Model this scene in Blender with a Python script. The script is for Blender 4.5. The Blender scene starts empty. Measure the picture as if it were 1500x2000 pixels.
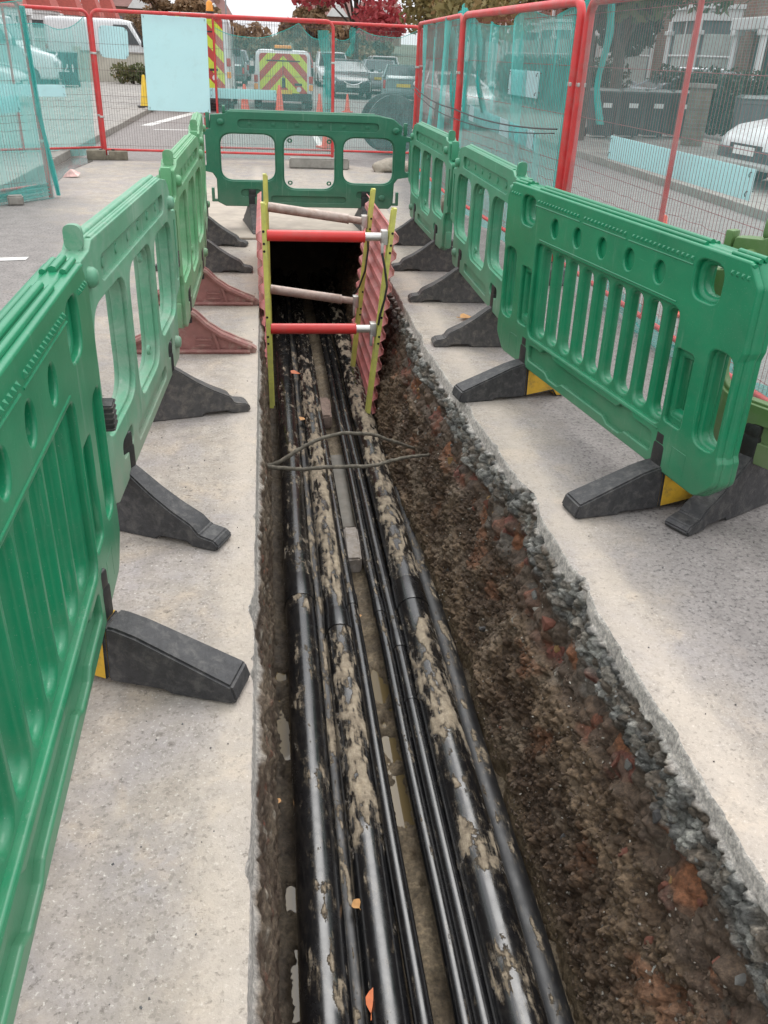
import bpy, bmesh, math, random
import numpy as np
from mathutils import Matrix, Vector

# ------------------------------------------------------------------ camera, sky, sun, exposure
scene = bpy.context.scene
COL = scene.collection
cam_d = bpy.data.cameras.new('camera')
cam_d.lens = 29.52; cam_d.sensor_width = 36; cam_d.clip_start = 0.05; cam_d.clip_end = 3000
cam = bpy.data.objects.new('camera', cam_d); COL.objects.link(cam)
cam.matrix_world = Matrix(((0.99139, 0.02706, -0.12814, 0.0),
                           (-0.12561, 0.47916, -0.86870, 0.0),
                           (0.03788, 0.87731, 0.47852, 1.6),
                           (0, 0, 0, 1)))
scene.camera = cam
SUN_EL, SUN_AZ = 60.0, 15.0          # degrees; azimuth clockwise from +Y
world = bpy.data.worlds.new('World'); scene.world = world; world.use_nodes = True
wn = world.node_tree.nodes; wl = world.node_tree.links
bg = wn['Background']
sky = wn.new('ShaderNodeTexSky'); sky.sky_type = 'NISHITA'; sky.sun_disc = False
sky.sun_elevation = math.radians(SUN_EL); sky.sun_rotation = math.radians(SUN_AZ)
sky.air_density = 1.0; sky.dust_density = 6.0; sky.ozone_density = 1.0
hs = wn.new('ShaderNodeHueSaturation'); hs.inputs['Saturation'].default_value = 0.10
cloud = wn.new('ShaderNodeMixRGB'); cloud.blend_type = 'MIX'; cloud.inputs[0].default_value = 0.75
# cloud deck: the standard overcast sky, three parts at the zenith to one and a bit at the horizon
wtc = wn.new('ShaderNodeTexCoord'); wsp = wn.new('ShaderNodeSeparateXYZ'); wl.new(wtc.outputs['Generated'], wsp.inputs[0])
wmr = wn.new('ShaderNodeMapRange'); wmr.inputs['To Min'].default_value = 0.62; wmr.inputs['To Max'].default_value = 1.15; wl.new(wsp.outputs[2], wmr.inputs['Value'])
wmx = wn.new('ShaderNodeVectorMath'); wmx.operation = 'SCALE'; wmx.inputs[0].default_value = (14.0, 14.3, 14.8); wl.new(wmr.outputs[0], wmx.inputs['Scale'])
wl.new(wmx.outputs[0], cloud.inputs[2])
wl.new(sky.outputs[0], hs.inputs['Color']); wl.new(hs.outputs[0], cloud.inputs[1])
wl.new(cloud.outputs[0], bg.inputs['Color']); bg.inputs['Strength'].default_value = 0.12
sd = bpy.data.lights.new('sun', 'SUN'); sd.energy = 0.9; sd.angle = math.radians(35); sd.color = (1, 0.97, 0.93)
sun = bpy.data.objects.new('sun', sd); COL.objects.link(sun)
_e, _a = math.radians(SUN_EL), math.radians(SUN_AZ)
_d = Vector((math.sin(_a) * math.cos(_e), math.cos(_a) * math.cos(_e), math.sin(_e)))
sun.rotation_euler = _d.to_track_quat('Z', 'Y').to_euler(); sun.location = (0, 0, 30)
scene.view_settings.view_transform = 'Standard'; scene.view_settings.look = 'None'
scene.view_settings.gamma = 1.0; scene.view_settings.use_curve_mapping = False
scene.view_settings.exposure = 0.32
scene.render.engine = 'CYCLES'
scene.cycles.max_bounces = 6; scene.cycles.transparent_max_bounces = 16

# ------------------------------------------------------------------ numpy noise
_rs = np.random.RandomState(7)
_perm = np.concatenate([_rs.permutation(256)] * 3)
_grad = _rs.normal(size=(256, 3)); _grad /= np.linalg.norm(_grad, axis=1)[:, None]
_rnd = _rs.rand(256)
def _h(i, j, k): return _perm[_perm[_perm[i & 255] + (j & 255)] + (k & 255)]
def perlin(x, y, z):
    x, y, z = np.broadcast_arrays(np.asarray(x, float), np.asarray(y, float), np.asarray(z, float))
    xi, yi, zi = np.floor(x).astype(int), np.floor(y).astype(int), np.floor(z).astype(int)
    fx, fy, fz = x - xi, y - yi, z - zi
    u, v, w = [t * t * t * (t * (t * 6 - 15) + 10) for t in (fx, fy, fz)]
    r = 0
    for a in (0, 1):
        for b in (0, 1):
            for c in (0, 1):
                g = _grad[_h(xi + a, yi + b, zi + c)]
                d = g[..., 0] * (fx - a) + g[..., 1] * (fy - b) + g[..., 2] * (fz - c)
                r = r + d * (u if a else 1 - u) * (v if b else 1 - v) * (w if c else 1 - w)
    return r * 1.5
def fbm(x, y, z, o=4, g=0.5):
    r = 0; a = 1; s = 1
    for i in range(o):
        r = r + a * perlin(x * s + i * 17.1, y * s + i * 5.3, z * s); a *= g; s *= 2.03
    return r
def worley(x, y, z):
    x, y, z = np.broadcast_arrays(np.asarray(x, float), np.asarray(y, float), np.asarray(z, float))
    xi, yi, zi = np.floor(x).astype(int), np.floor(y).astype(int), np.floor(z).astype(int)
    f1 = np.full(x.shape, 9.); f2 = np.full(x.shape, 9.); cid = np.zeros(x.shape, int)
    for a in (-1, 0, 1):
        for b in (-1, 0, 1):
            for c in (-1, 0, 1):
                h = _h(xi + a, yi + b, zi + c)
                d = np.sqrt((xi + a + _rnd[h] - x) ** 2 + (yi + b + _rnd[(h + 91) & 255] - y) ** 2 + (zi + c + _rnd[(h + 173) & 255] - z) ** 2)
                m = d < f1
                f2 = np.where(m, f1, np.minimum(f2, d)); cid = np.where(m, h, cid); f1 = np.where(m, d, f1)
    return f1, f2, cid
def sstep(a, b, x):
    t = np.clip((x - a) / (b - a), 0, 1); return t * t * (3 - 2 * t)
R = random.Random(11)

# ------------------------------------------------------------------ materials
def newmat(name):
    m = bpy.data.materials.new(name); m.use_nodes = True
    return m, m.node_tree.nodes, m.node_tree.links, m.node_tree.nodes['Principled BSDF']
def N(nt, t, **kw):
    n = nt.nodes.new(t)
    for k, v in kw.items():
        if k == 'inp':
            for a, b in v.items(): n.inputs[a].default_value = b
        else: setattr(n, k, v)
    return n
def noise(nt, scale, detail=4, rough=0.55, vec=None, dist=0.0):
    n = N(nt, 'ShaderNodeTexNoise', inp={'Scale': scale, 'Detail': detail, 'Roughness': rough, 'Distortion': dist})
    if vec is not None: nt.links.new(vec, n.inputs['Vector'])
    return n.outputs['Fac']
def ramp(nt, src, stops):
    r = N(nt, 'ShaderNodeValToRGB'); e = r.color_ramp.elements
    while len(e) < len(stops): e.new(0.5)
    for i, (p, c) in enumerate(stops):
        e[i].position = p; e[i].color = (c if len(c) == 4 else (*c, 1)) if isinstance(c, (tuple, list)) else (c, c, c, 1)
    nt.links.new(src, r.inputs[0]); return r.outputs[0]
def mixc(nt, fac, a, b, mode='MIX'):
    m = N(nt, 'ShaderNodeMixRGB', blend_type=mode)
    for i, v in ((0, fac), (1, a), (2, b)):
        if hasattr(v, 'is_linked') or isinstance(v, bpy.types.NodeSocket): nt.links.new(v, m.inputs[i])
        else: m.inputs[i].default_value = v if i == 0 else ((*v, 1) if len(v) == 3 else v)
    return m.outputs[0]
def mth(nt, op, a, b=0.5, c=None, clamp=False):
    m = N(nt, 'ShaderNodeMath', operation=op, use_clamp=clamp)
    for i, v in enumerate((a, b, c)):
        if v is None: continue
        if isinstance(v, bpy.types.NodeSocket): nt.links.new(v, m.inputs[i])
        else: m.inputs[i].default_value = v
    return m.outputs[0]
def coords(nt, kind='Object'):
    return N(nt, 'ShaderNodeTexCoord').outputs[kind]
def bump(nt, bsdf, h, strength=0.3, dist=0.01):
    b = N(nt, 'ShaderNodeBump', inp={'Strength': strength, 'Distance': dist})
    nt.links.new(h, b.inputs['Height']); nt.links.new(b.outputs[0], bsdf.inputs['Normal'])
_M = {}
def plain(name, col, rough=0.5, metal=0.0, var=0.12, scale=6.0, bmp=0.0, bscale=60.0, dirt=None, dirtamt=0.5, spec=0.5, coat=0.0):
    """solid colour with worn tonal variation, optional dirt patches and fine relief"""
    if name in _M: return _M[name]
    m, n, l, b = newmat(name); nt = m.node_tree; v = coords(nt)
    f = noise(nt, scale, 5, 0.6, v)
    c = mixc(nt, ramp(nt, f, [(0.3, 0.0), (0.7, 1.0)]), tuple(x * (1 - var) for x in col), tuple(min(1, x * (1 + var)) for x in col))
    if dirt:
        d = noise(nt, scale * 0.7, 7, 0.7, v, 0.4)
        c = mixc(nt, mth(nt, 'MULTIPLY', ramp(nt, d, [(0.48, 0.0), (0.66, 1.0)]), dirtamt), c, dirt)
    l.new(c, b.inputs['Base Color'])
    b.inputs['Metallic'].default_value = metal; b.inputs['Specular IOR Level'].default_value = spec
    b.inputs['Coat Weight'].default_value = coat
    rr = mth(nt, 'ADD', mth(nt, 'MULTIPLY', noise(nt, scale * 3, 4, 0.6, v), 0.25), rough - 0.12, clamp=True)
    l.new(rr, b.inputs['Roughness'])
    if bmp: bump(nt, b, noise(nt, bscale, 5, 0.65, v), bmp, 0.004)
    _M[name] = m; return m

# ------------------------------------------------------------------ mesh helpers
class MB:
    def __init__(s): s.v = []; s.f = []; s.mi = []; s.m = 0
    def add(s, vs, fs):
        o = len(s.v); s.v += [tuple(p) for p in vs]
        s.f += [tuple(i + o for i in f) for f in fs]; s.mi += [s.m] * len(fs); return s
    def box(s, c, d, rot=None):
        x, y, z = d[0] / 2, d[1] / 2, d[2] / 2
        vs = [Vector(p) for p in ((-x, -y, -z), (x, -y, -z), (x, y, -z), (-x, y, -z), (-x, -y, z), (x, -y, z), (x, y, z), (-x, y, z))]
        if rot is not None: vs = [rot @ p for p in vs]
        return s.add([p + Vector(c) for p in vs], [(0, 3, 2, 1), (4, 5, 6, 7), (0, 1, 5, 4), (1, 2, 6, 5), (2, 3, 7, 6), (3, 0, 4, 7)])
    def bbox(s, c, d, b=0.01):
        """box with chamfered edges (24 corners)"""
        x, y, z = d[0] / 2, d[1] / 2, d[2] / 2
        bm = bmesh.new(); bmesh.ops.create_cube(bm, size=1)
        bmesh.ops.scale(bm, vec=d, verts=bm.verts); bmesh.ops.bevel(bm, geom=bm.edges[:], offset=b, segments=2, affect='EDGES', profile=0.6)
        bm.verts.ensure_lookup_table(); bm.faces.ensure_lookup_table(); bm.verts.index_update()
        s.add([v.co + Vector(c) for v in bm.verts], [[v.index for v in f.verts] for f in bm.faces]); bm.free(); return s
    def loft(s, rings, cap=True, closed=True):
        n = len(rings[0]); vs = [p for r in rings for p in r]; fs = []
        for i in range(len(rings) - 1):
            for j in range(n if closed else n - 1):
                k = (j + 1) % n
                fs.append((i * n + j, i * n + k, (i + 1) * n + k, (i + 1) * n + j))
        if cap and closed:
            fs.append(tuple(range(n - 1, -1, -1))); fs.append(tuple((len(rings) - 1) * n + j for j in range(n)))
        return s.add(vs, fs)
    def tube(s, pts, r, n=8, cap=True):
        pts = [Vector(p) for p in pts]; rings = []; up = Vector((0, 0, 1)); side = None
        for i, p in enumerate(pts):
            t = (pts[min(i + 1, len(pts) - 1)] - pts[max(i - 1, 0)]).normalized()
            if side is None:
                side = t.cross(up)
                if side.length < 1e-3: side = t.cross(Vector((1, 0, 0)))
            side = (side - t * side.dot(t)).normalized(); b = t.cross(side)
            rr = r[i] if isinstance(r, (list, tuple)) else r
            rings.append([p + (side * math.cos(a) + b * math.sin(a)) * rr for a in (2 * math.pi * k / n for k in range(n))])
        return s.loft(rings, cap)
    def prism(s, poly, t0, t1, f):
        """poly in 2D, extruded t0..t1; f(a,b,t)->xyz"""
        return s.loft([[f(a, b, t0) for a, b in poly], [f(a, b, t1) for a, b in poly]])
    def lathe(s, prof, n=16, c=(0, 0, 0), ax='z'):
        rings = []
        for r, z in prof:
            ring = []
            for k in range(n):
                a = 2 * math.pi * k / n; p = (r * math.cos(a), r * math.sin(a), z)
                if ax == 'x': p = (z, p[0], p[1])
                elif ax == 'y': p = (p[0], z, p[1])
                ring.append((p[0] + c[0], p[1] + c[1], p[2] + c[2]))
            rings.append(ring)
        return s.loft(rings)
    def mesh(s, name='m'):
        me = bpy.data.meshes.new(name); me.from_pydata(s.v, [], s.f)
        if any(s.mi): me.polygons.foreach_set('material_index', s.mi)
        me.update(); return me
    def build(s, name, mat, parent=None, smooth=False, **kw):
        me = s.mesh(name); fixn(me); return obj(name, me, mat, parent, smooth, **kw)
def fixn(me):
    bm = bmesh.new(); bm.from_mesh(me); bmesh.ops.recalc_face_normals(bm, faces=bm.faces); bm.to_mesh(me); bm.free()
def obj(name, me, mat, parent=None, smooth=False, loc=None, rot=None, angle=40):
    if mat is not None:
        me.materials.clear()
        for m in (mat if isinstance(mat, (list, tuple)) else [mat]): me.materials.append(m)
    if smooth:
        me.polygons.foreach_set('use_smooth', [True] * len(me.polygons))
        if angle < 180:
            try: me.set_sharp_from_angle(angle=math.radians(angle))
            except Exception: pass
    o = bpy.data.objects.new(name, me); COL.objects.link(o)
    if parent: o.parent = parent
    if loc: o.location = loc
    if rot: o.rotation_euler = rot
    return o
def tag(o, label=None, cat=None, group=None, kind=None):
    if label: o['label'] = label
    if cat: o['category'] = cat
    if group: o['group'] = group
    if kind: o['kind'] = kind
    return o
def empty(name, loc=(0, 0, 0), rz=0.0, label=None, cat=None, group=None):
    o = bpy.data.objects.new(name, None); COL.objects.link(o)
    o.location = loc; o.rotation_euler = (0, 0, rz); o.empty_display_size = 0.1
    return tag(o, label, cat, group)
def copy_tree(o, parent=None):
    c = o.copy(); COL.objects.link(c); c.parent = parent
    for ch in list(o.children): copy_tree(ch, c)
    return c
def rpoly(pts, n=5):
    """round the corners of a polygon: pts = (x, y, r)"""
    out = []; m = len(pts)
    for i in range(m):
        p = Vector(pts[i][:2]); r = pts[i][2] if len(pts[i]) > 2 else 0
        if r <= 0: out.append(tuple(p)); continue
        a = Vector(pts[i - 1][:2]) - p; b = Vector(pts[(i + 1) % m][:2]) - p
        la, lb = a.length, b.length; a.normalize(); b.normalize()
        ang = a.angle(b)
        if ang > 3.1: out.append(tuple(p)); continue
        d = min(r / math.tan(ang / 2), la * 0.49, lb * 0.49)
        p0, p1 = p + a * d, p + b * d
        for k in range(n + 1):
            t = k / n; out.append(tuple(p0 * (1 - t) ** 2 + p * 2 * t * (1 - t) + p1 * t * t))
    return out
def rrect(x0, y0, x1, y1, r, n=5): return rpoly([(x0, y0, r), (x1, y0, r), (x1, y1, r), (x0, y1, r)], n)
def plate(loops, half, bevel, res=2):
    """flat plate with holes and rounded rims, standing in the XZ plane"""
    cu = bpy.data.curves.new('tmp', 'CURVE'); cu.dimensions = '2D'; cu.fill_mode = 'BOTH'
    cu.extrude = max(half - bevel, 0.0005); cu.bevel_depth = bevel; cu.bevel_resolution = res; cu.offset = -bevel
    for lp in loops:
        sp = cu.splines.new('POLY'); sp.points.add(len(lp) - 1)
        for q, (x, y) in zip(sp.points, lp): q.co = (x, y, 0, 1)
        sp.use_cyclic_u = True
    o = bpy.data.objects.new('tmp', cu); COL.objects.link(o)
    me = bpy.data.meshes.new_from_object(o)
    bpy.data.objects.remove(o); bpy.data.curves.remove(cu)
    me.transform(Matrix.Rotation(math.pi / 2, 4, 'X')); return me
def grid_mesh(name, P, attrs=None):
    """P: (a,b,3) array -> quad grid mesh; attrs: name -> (a,b) float or (a,b,3) colour"""
    a, b = P.shape[:2]; me = bpy.data.meshes.new(name)
    idx = np.arange(a * b).reshape(a, b)
    q = np.stack([idx[:-1, :-1], idx[1:, :-1], idx[1:, 1:], idx[:-1, 1:]], -1).reshape(-1, 4)
    me.vertices.add(a * b); me.vertices.foreach_set('co', P.reshape(-1).astype(np.float32))
    me.loops.add(q.size); me.loops.foreach_set('vertex_index', q.reshape(-1).astype(np.int32))
    me.polygons.add(len(q)); me.polygons.foreach_set('loop_start', np.arange(0, q.size, 4, dtype=np.int32))
    me.polygons.foreach_set('loop_total', np.full(len(q), 4, np.int32)); me.update(); me.validate()
    for k, A in (attrs or {}).items():
        if A.ndim == 3:
            at = me.attributes.new(k, 'FLOAT_COLOR', 'POINT')
            at.data.foreach_set('color', np.concatenate([A, np.ones(A.shape[:2] + (1,))], -1).reshape(-1).astype(np.float32))
        else:
            at = me.attributes.new(k, 'FLOAT', 'POINT'); at.data.foreach_set('value', A.reshape(-1).astype(np.float32))
    return me
# ------------------------------------------------------------------ road sheet with the open trench
FLOOR = -0.96
YE0, YE1 = -3.0, 11.0
_ey = [-3, 1.1, 1.67, 2.38, 3.2, 4.13, 5.0, 6.5, 9.0, 13.0]
_ex = [1.08, 1.07, 1.065, 1.055, 1.05, 1.005, 0.965, 0.975, 1.0, 1.0]
def edge_r(y):
    y = np.asarray(y, float)
    e = np.interp(y, _ey, _ex) + 0.006 * fbm(y * 3.1, 4.2, 1.1, 3) + 0.005 * fbm(y * 17, 9.2, 2.1, 3)
    for c, w, a in ((3.00, 0.12, 0.030), (2.36, 0.08, 0.028), (1.62, 0.05, 0.012), (4.0, 0.06, 0.014), (3.52, 0.05, 0.012), (5.3, 0.07, 0.015)):
        e = e + a * np.exp(-((y - c) / w) ** 2) * (1 + 0.35 * perlin(y * 40, c, 0))
    return e
def edge_l(y):
    y = np.asarray(y, float)
    e = -0.078 + 0.003 * fbm(y * 4, 1.2, 7.1, 3) + 0.0018 * fbm(y * 26, 3.2, 5.1, 3)
    for c, w, a in ((2.28, 0.06, 0.016), (1.95, 0.02, 0.010), (2.02, 0.012, 0.008), (1.28, 0.03, 0.010), (2.9, 0.02, 0.009)):
        e = e - a * np.exp(-((y - c) / w) ** 2) * (1 + 0.4 * perlin(y * 60, c, 0))
    return e
def make_road_mat():
    m, n, l, b = newmat('road_surface'); nt = m.node_tree; v = coords(nt)
    sep = N(nt, 'ShaderNodeSeparateXYZ'); l.new(v, sep.inputs[0]); X, Y = sep.outputs[0], sep.outputs[1]
    big = noise(nt, 1.3, 5, 0.6, v); mid = noise(nt, 7, 6, 0.65, v); fine = noise(nt, 95, 4, 0.7, v)
    vor = N(nt, 'ShaderNodeTexVoronoi', inp={'Scale': 130.0}); l.new(v, vor.inputs['Vector'])
    asp = mixc(nt, ramp(nt, mid, [(0.3, 0.0), (0.7, 1.0)]), (0.205, 0.186, 0.176), (0.30, 0.272, 0.256))
    asp = mixc(nt, mth(nt, 'MULTIPLY', ramp(nt, vor.outputs['Color'], [(0.72, 0.0), (0.9, 1.0)]), 0.35), asp, (0.42, 0.40, 0.38))
    asp = mixc(nt, mth(nt, 'MULTIPLY', ramp(nt, noise(nt, 55, 4, 0.75, v), [(0.34, 1.0), (0.49, 0.0)]), 0.85), asp, (0.065, 0.06, 0.058))
    con = mixc(nt, ramp(nt, mid, [(0.32, 0.0), (0.68, 1.0)]), (0.345, 0.296, 0.248), (0.475, 0.418, 0.362))
    con = mixc(nt, ramp(nt, noise(nt, 2.4, 6, 0.62, v, 0.6), [(0.44, 0.0), (0.64, 0.85)]), con, (0.335, 0.305, 0.298))
    con = mixc(nt, mth(nt, 'MULTIPLY', ramp(nt, noise(nt, 4.3, 4, 0.6, v, 0.4), [(0.54, 0.0), (0.68, 1.0)]), 0.6), con, (0.52, 0.42, 0.32))
    con = mixc(nt, mth(nt, 'MULTIPLY', ramp(nt, noise(nt, 42, 5, 0.75, v), [(0.27, 1.0), (0.44, 0.0)]), 0.75), con, (0.17, 0.148, 0.125))
    con = mixc(nt, mth(nt, 'MULTIPLY', ramp(nt, noise(nt, 17, 6, 0.7, v), [(0.40, 1.0), (0.56, 0.0)]), 0.45), con, (0.27, 0.24, 0.21))
    con = mixc(nt, mth(nt, 'MULTIPLY', ramp(nt, vor.outputs['Color'], [(0.16, 1.0), (0.32, 0.0)]), 0.5), con, (0.21, 0.185, 0.16))
    con = mixc(nt, mth(nt, 'MULTIPLY', ramp(nt, fine, [(0.58, 0.0), (0.70, 1.0)]), 0.7), con, (0.72, 0.67, 0.61))
    spot = N(nt, 'ShaderNodeTexVoronoi', inp={'Scale': 5.5, 'Randomness': 1.0}); l.new(v, spot.inputs['Vector'])
    con = mixc(nt, mth(nt, 'MULTIPLY', ramp(nt, spot.outputs['Distance'], [(0.035, 1.0), (0.075, 0.0)]), 0.55), con, (0.14, 0.12, 0.10))
    # dust spread from the saw cut: distance to the trench plus drifting patches
    dl = mth(nt, 'SUBTRACT', -0.08, X); dr = mth(nt, 'SUBTRACT', X, 1.05)
    d = mth(nt, 'MAXIMUM', mth(nt, 'MULTIPLY', dl, 0.36), mth(nt, 'MULTIPLY', dr, 1.25))
    d = mth(nt, 'ADD', d, mth(nt, 'MULTIPLY', mth(nt, 'SUBTRACT', big, 0.5), 0.75))
    d = mth(nt, 'ADD', d, mth(nt, 'MULTIPLY', mth(nt, 'SUBTRACT', mid, 0.5), 0.35))
    far = mth(nt, 'MULTIPLY', mth(nt, 'SUBTRACT', Y, 6.0), 0.09, clamp=True)
    far2 = mth(nt, 'MULTIPLY', mth(nt, 'SUBTRACT', Y, 14.0), 0.35, clamp=True)
    d = mth(nt, 'SUBTRACT', d, mth(nt, 'MULTIPLY', far, mth(nt, 'SUBTRACT', 1.0, far2)))
    d = mth(nt, 'ADD', d, mth(nt, 'MULTIPLY', far2, 3.0))
    fac = ramp(nt, d, [(0.20, 1.0), (0.50, 0.0)])
    fac = mth(nt, 'MULTIPLY', fac, ramp(nt, fine, [(0.2, 0.75), (0.5, 1.0)]))
    c = mixc(nt, fac, asp, con)
    # light grinding powder strip along the sawn edge
    edge = mth(nt, 'MINIMUM', mth(nt, 'ABSOLUTE', mth(nt, 'ADD', X, 0.12)), mth(nt, 'ABSOLUTE', mth(nt, 'SUBTRACT', X, 1.14)))
    edge = mth(nt, 'ADD', edge, mth(nt, 'MULTIPLY', mth(nt, 'SUBTRACT', mid, 0.5), 0.22))
    c = mixc(nt, mth(nt, 'MULTIPLY', ramp(nt, mth(nt, 'ADD', edge, far2), [(0.02, 1.0), (0.11, 0.0)]), 0.45), c, (0.55, 0.475, 0.40))
    l.new(c, b.inputs['Base Color']); b.inputs['Roughness'].default_value = 0.86; b.inputs['Specular IOR Level'].default_value = 0.25
    h = mth(nt, 'ADD', mth(nt, 'MULTIPLY', fine, 0.5), mth(nt, 'MULTIPLY', noise(nt, 260, 3, 0.6, v), 0.4))
    h = mth(nt, 'SUBTRACT', h, mth(nt, 'MULTIPLY', ramp(nt, noise(nt, 42, 5, 0.75, v), [(0.24, 1.0), (0.40, 0.0)]), 0.8))
    bump(nt, b, h, 0.8, 0.005)
    return m
MROAD = make_road_mat()
ys = np.concatenate([[-600, -60, -8], [YE0], np.arange(YE0 + .25, 0.4, .12), np.arange(0.4, 3.2, .006), np.arange(3.2, 6.5, .012), np.arange(6.5, YE1, .06), [YE1], [20, 40, 90, 200, 900]])
el, er = edge_l(ys), edge_r(ys)
cl = [-700, -120, -30, -8, -3, -1.2, -0.5]; cr = [1.6, 2.6, 5, 12, 40, 150, 700]
cols = [np.full_like(ys, c) for c in cl] + [el, er] + [np.full_like(ys, c) for c in cr]
PX = np.stack(cols, 1); P = np.stack([PX, np.repeat(ys[:, None], PX.shape[1], 1), 0 * PX], -1)
a, bq = P.shape[:2]; idx = np.arange(a * bq).reshape(a, bq); fs = []
for i in range(a - 1):
    inside = ys[i] >= YE0 - 1e-6 and ys[i + 1] <= YE1 + 1e-6
    for j in range(bq - 1):
        if inside and j == len(cl): continue
        fs.append((idx[i, j], idx[i, j + 1], idx[i + 1, j + 1], idx[i + 1, j]))
me = bpy.data.meshes.new('road'); me.from_pydata([tuple(p) for p in P.reshape(-1, 3)], [], [tuple(int(q) for q in f) for f in fs]); me.update()
tag(obj('road', me, MROAD), kind='structure')

# ------------------------------------------------------------------ trench walls and floor
def make_soil_mat(name, wet=0.0, bstr=0.9):
    m, n, l, b = newmat(name); nt = m.node_tree; v = coords(nt)
    at = N(nt, 'ShaderNodeAttribute', attribute_name='col')
    f = noise(nt, 70, 6, 0.72, v); g = noise(nt, 220, 4, 0.7, v)
    c = mixc(nt, 1.0, at.outputs['Color'], ramp(nt, f, [(0.30, (0.42, 0.40, 0.38)), (0.5, (1.0, 1.0, 1.0)), (0.70, (1.75, 1.72, 1.65))]), 'MULTIPLY')
    c = mixc(nt, mth(nt, 'MULTIPLY', ramp(nt, g, [(0.66, 0.0), (0.78, 1.0)]), 0.35), c, (0.42, 0.38, 0.33))
    l.new(c, b.inputs['Base Color'])
    r = ramp(nt, noise(nt, 9, 5, 0.6, v), [(0.35, 0.42 if wet else 0.7), (0.65, 0.9)])
    l.new(r, b.inputs['Roughness']); b.inputs['Specular IOR Level'].default_value = 0.45
    bump(nt, b, mth(nt, 'ADD', f, mth(nt, 'MULTIPLY', g, 0.6)), bstr, 0.008)
    return m
MSOIL = make_soil_mat('soil', 1.0)
def lerp3(a, b, t): return a + (b - a) * t[..., None]
def pick(cid, table):
    T = np.array(table); return T[cid % len(T)]
# right wall
yr = [-1.0]
while yr[-1] < 11.0: yr.append(yr[-1] + (0.02 if yr[-1] < 0.5 else 0.0034 + 0.0014 * yr[-1]))
yr = np.array(yr)
dd = np.concatenate([np.linspace(0, 0.085, 14), np.arange(0.090, 1.02, 0.0044)])
Yg, Dg = np.meshgrid(yr, dd, indexing='ij')
Eg = np.repeat(edge_r(yr)[:, None], len(dd), 1)
slabT = 0.060 + 0.012 * fbm(Yg * 2.3, 0.3, 0.7, 3) + 0.008 * fbm(Yg * 22, 1.3, 0.7, 2)
for c_, w_ in ((3.02, 0.10), (2.36, 0.06)): slabT = slabT - 0.06 * np.exp(-((Yg - c_) / w_) ** 2)
rubT = 0.19 + 0.05 * fbm(Yg * 1.7, 3.3, 0.2, 3)
brkT = 0.37 + 0.07 * fbm(Yg * 1.3, 6.3, 2.2, 3)
slab = 1 - sstep(-0.006, 0.006, Dg - slabT)
rub = (1 - sstep(-0.02, 0.02, Dg - rubT)) * (1 - slab)
brk = (1 - sstep(-0.03, 0.03, Dg - brkT)) * (1 - slab) * (1 - rub)
soil = 1 - slab - rub - brk
sx = Eg * 7
f1, f2, ca = worley(Yg * 24, Dg * 24, 3.1); g1, g2, cb = worley(Yg * 11, Dg * 12, 8.1); k1, k2, cc = worley(Yg * 46, Dg * 46, 5.5)
w1, w2, cw = worley(Yg * 95, Dg * 95, 1.5)
lf = fbm(Yg * 2.2, Dg * 2.8, 1.7, 3); mf = fbm(Yg * 9, Dg * 9, 4.7, 4)
out = slab * (0.003 * mf) \
    + rub * (-0.020 + 0.034 * _rnd[ca] + 0.055 * np.minimum(f2 - f1, 0.30) + 0.030 * (0.5 - k1) * _rnd[cc] + 0.014 * (0.5 - w1) + 0.012 * mf) \
    + brk * (-0.008 + 0.075 * (0.5 - g1) * _rnd[cb] + 0.030 * (0.5 - f1) + 0.018 * mf) \
    + soil * (0.022 * lf + 0.020 * mf + 0.055 * (0.5 - f1) * _rnd[ca] + 0.046 * (0.5 - k1) * _rnd[cc] + 0.024 * (0.5 - w1) * _rnd[cw])
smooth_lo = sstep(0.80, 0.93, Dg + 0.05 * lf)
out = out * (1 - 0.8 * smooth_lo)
hole = np.exp(-(((Yg - 1.40) / 0.055) ** 2 + ((Dg - 0.40) / 0.035) ** 2)) + 0.7 * np.exp(-(((Yg - 1.17) / 0.05) ** 2 + ((Dg - 0.47) / 0.03) ** 2)) + 0.6 * np.exp(-(((Yg - 2.75) / 0.05) ** 2 + ((Dg - 0.25) / 0.03) ** 2))
out = out - 0.07 * hole
incl = 0.20 * sstep(0, 1, Dg / 0.98) * 0.5 + 0.10 * Dg / 0.98
XX = Eg - 0.004 - incl - out
XX[:, 0] = Eg[:, 0]
nz = -0.25 * out
P = np.stack([XX, Yg, -Dg - nz * (1 - slab)], -1); P[:, 0, 2] = 0
cs = np.array([0.50, 0.465, 0.425]); one = np.ones_like(Dg)[..., None]
cslab = cs * one * (1 + 0.10 * mf)[..., None]
crub = pick(ca, [(0.20, 0.196, 0.178), (0.14, 0.139, 0.128), (0.27, 0.265, 0.24), (0.10, 0.098, 0.09), (0.21, 0.19, 0.16), (0.14, 0.115, 0.09)]) * (0.65 + 0.7 * _rnd[cc])[..., None]
crub = lerp3(crub, np.array([0.11, 0.082, 0.058]) * one, 0.6 * sstep(0.08, 0.36, fbm(Yg * 6, Dg * 7, 2.9, 4)))
cbrk = pick(cb, [(0.13, 0.088, 0.06), (0.15, 0.10, 0.068), (0.24, 0.085, 0.05), (0.085, 0.06, 0.046), (0.16, 0.145, 0.125), (0.11, 0.07, 0.048), (0.30, 0.115, 0.05), (0.09, 0.066, 0.05), (0.19, 0.055, 0.04), (0.13, 0.10, 0.075)])
cbrk = lerp3(cbrk, np.array([0.095, 0.066, 0.046]) * one, 0.35 + 0.5 * sstep(-0.1, 0.35, mf))
csoil = lerp3(np.array([0.075, 0.052, 0.035]) * one, np.array([0.155, 0.118, 0.082]) * one, sstep(-0.35, 0.5, lf + 0.6 * mf))
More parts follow.
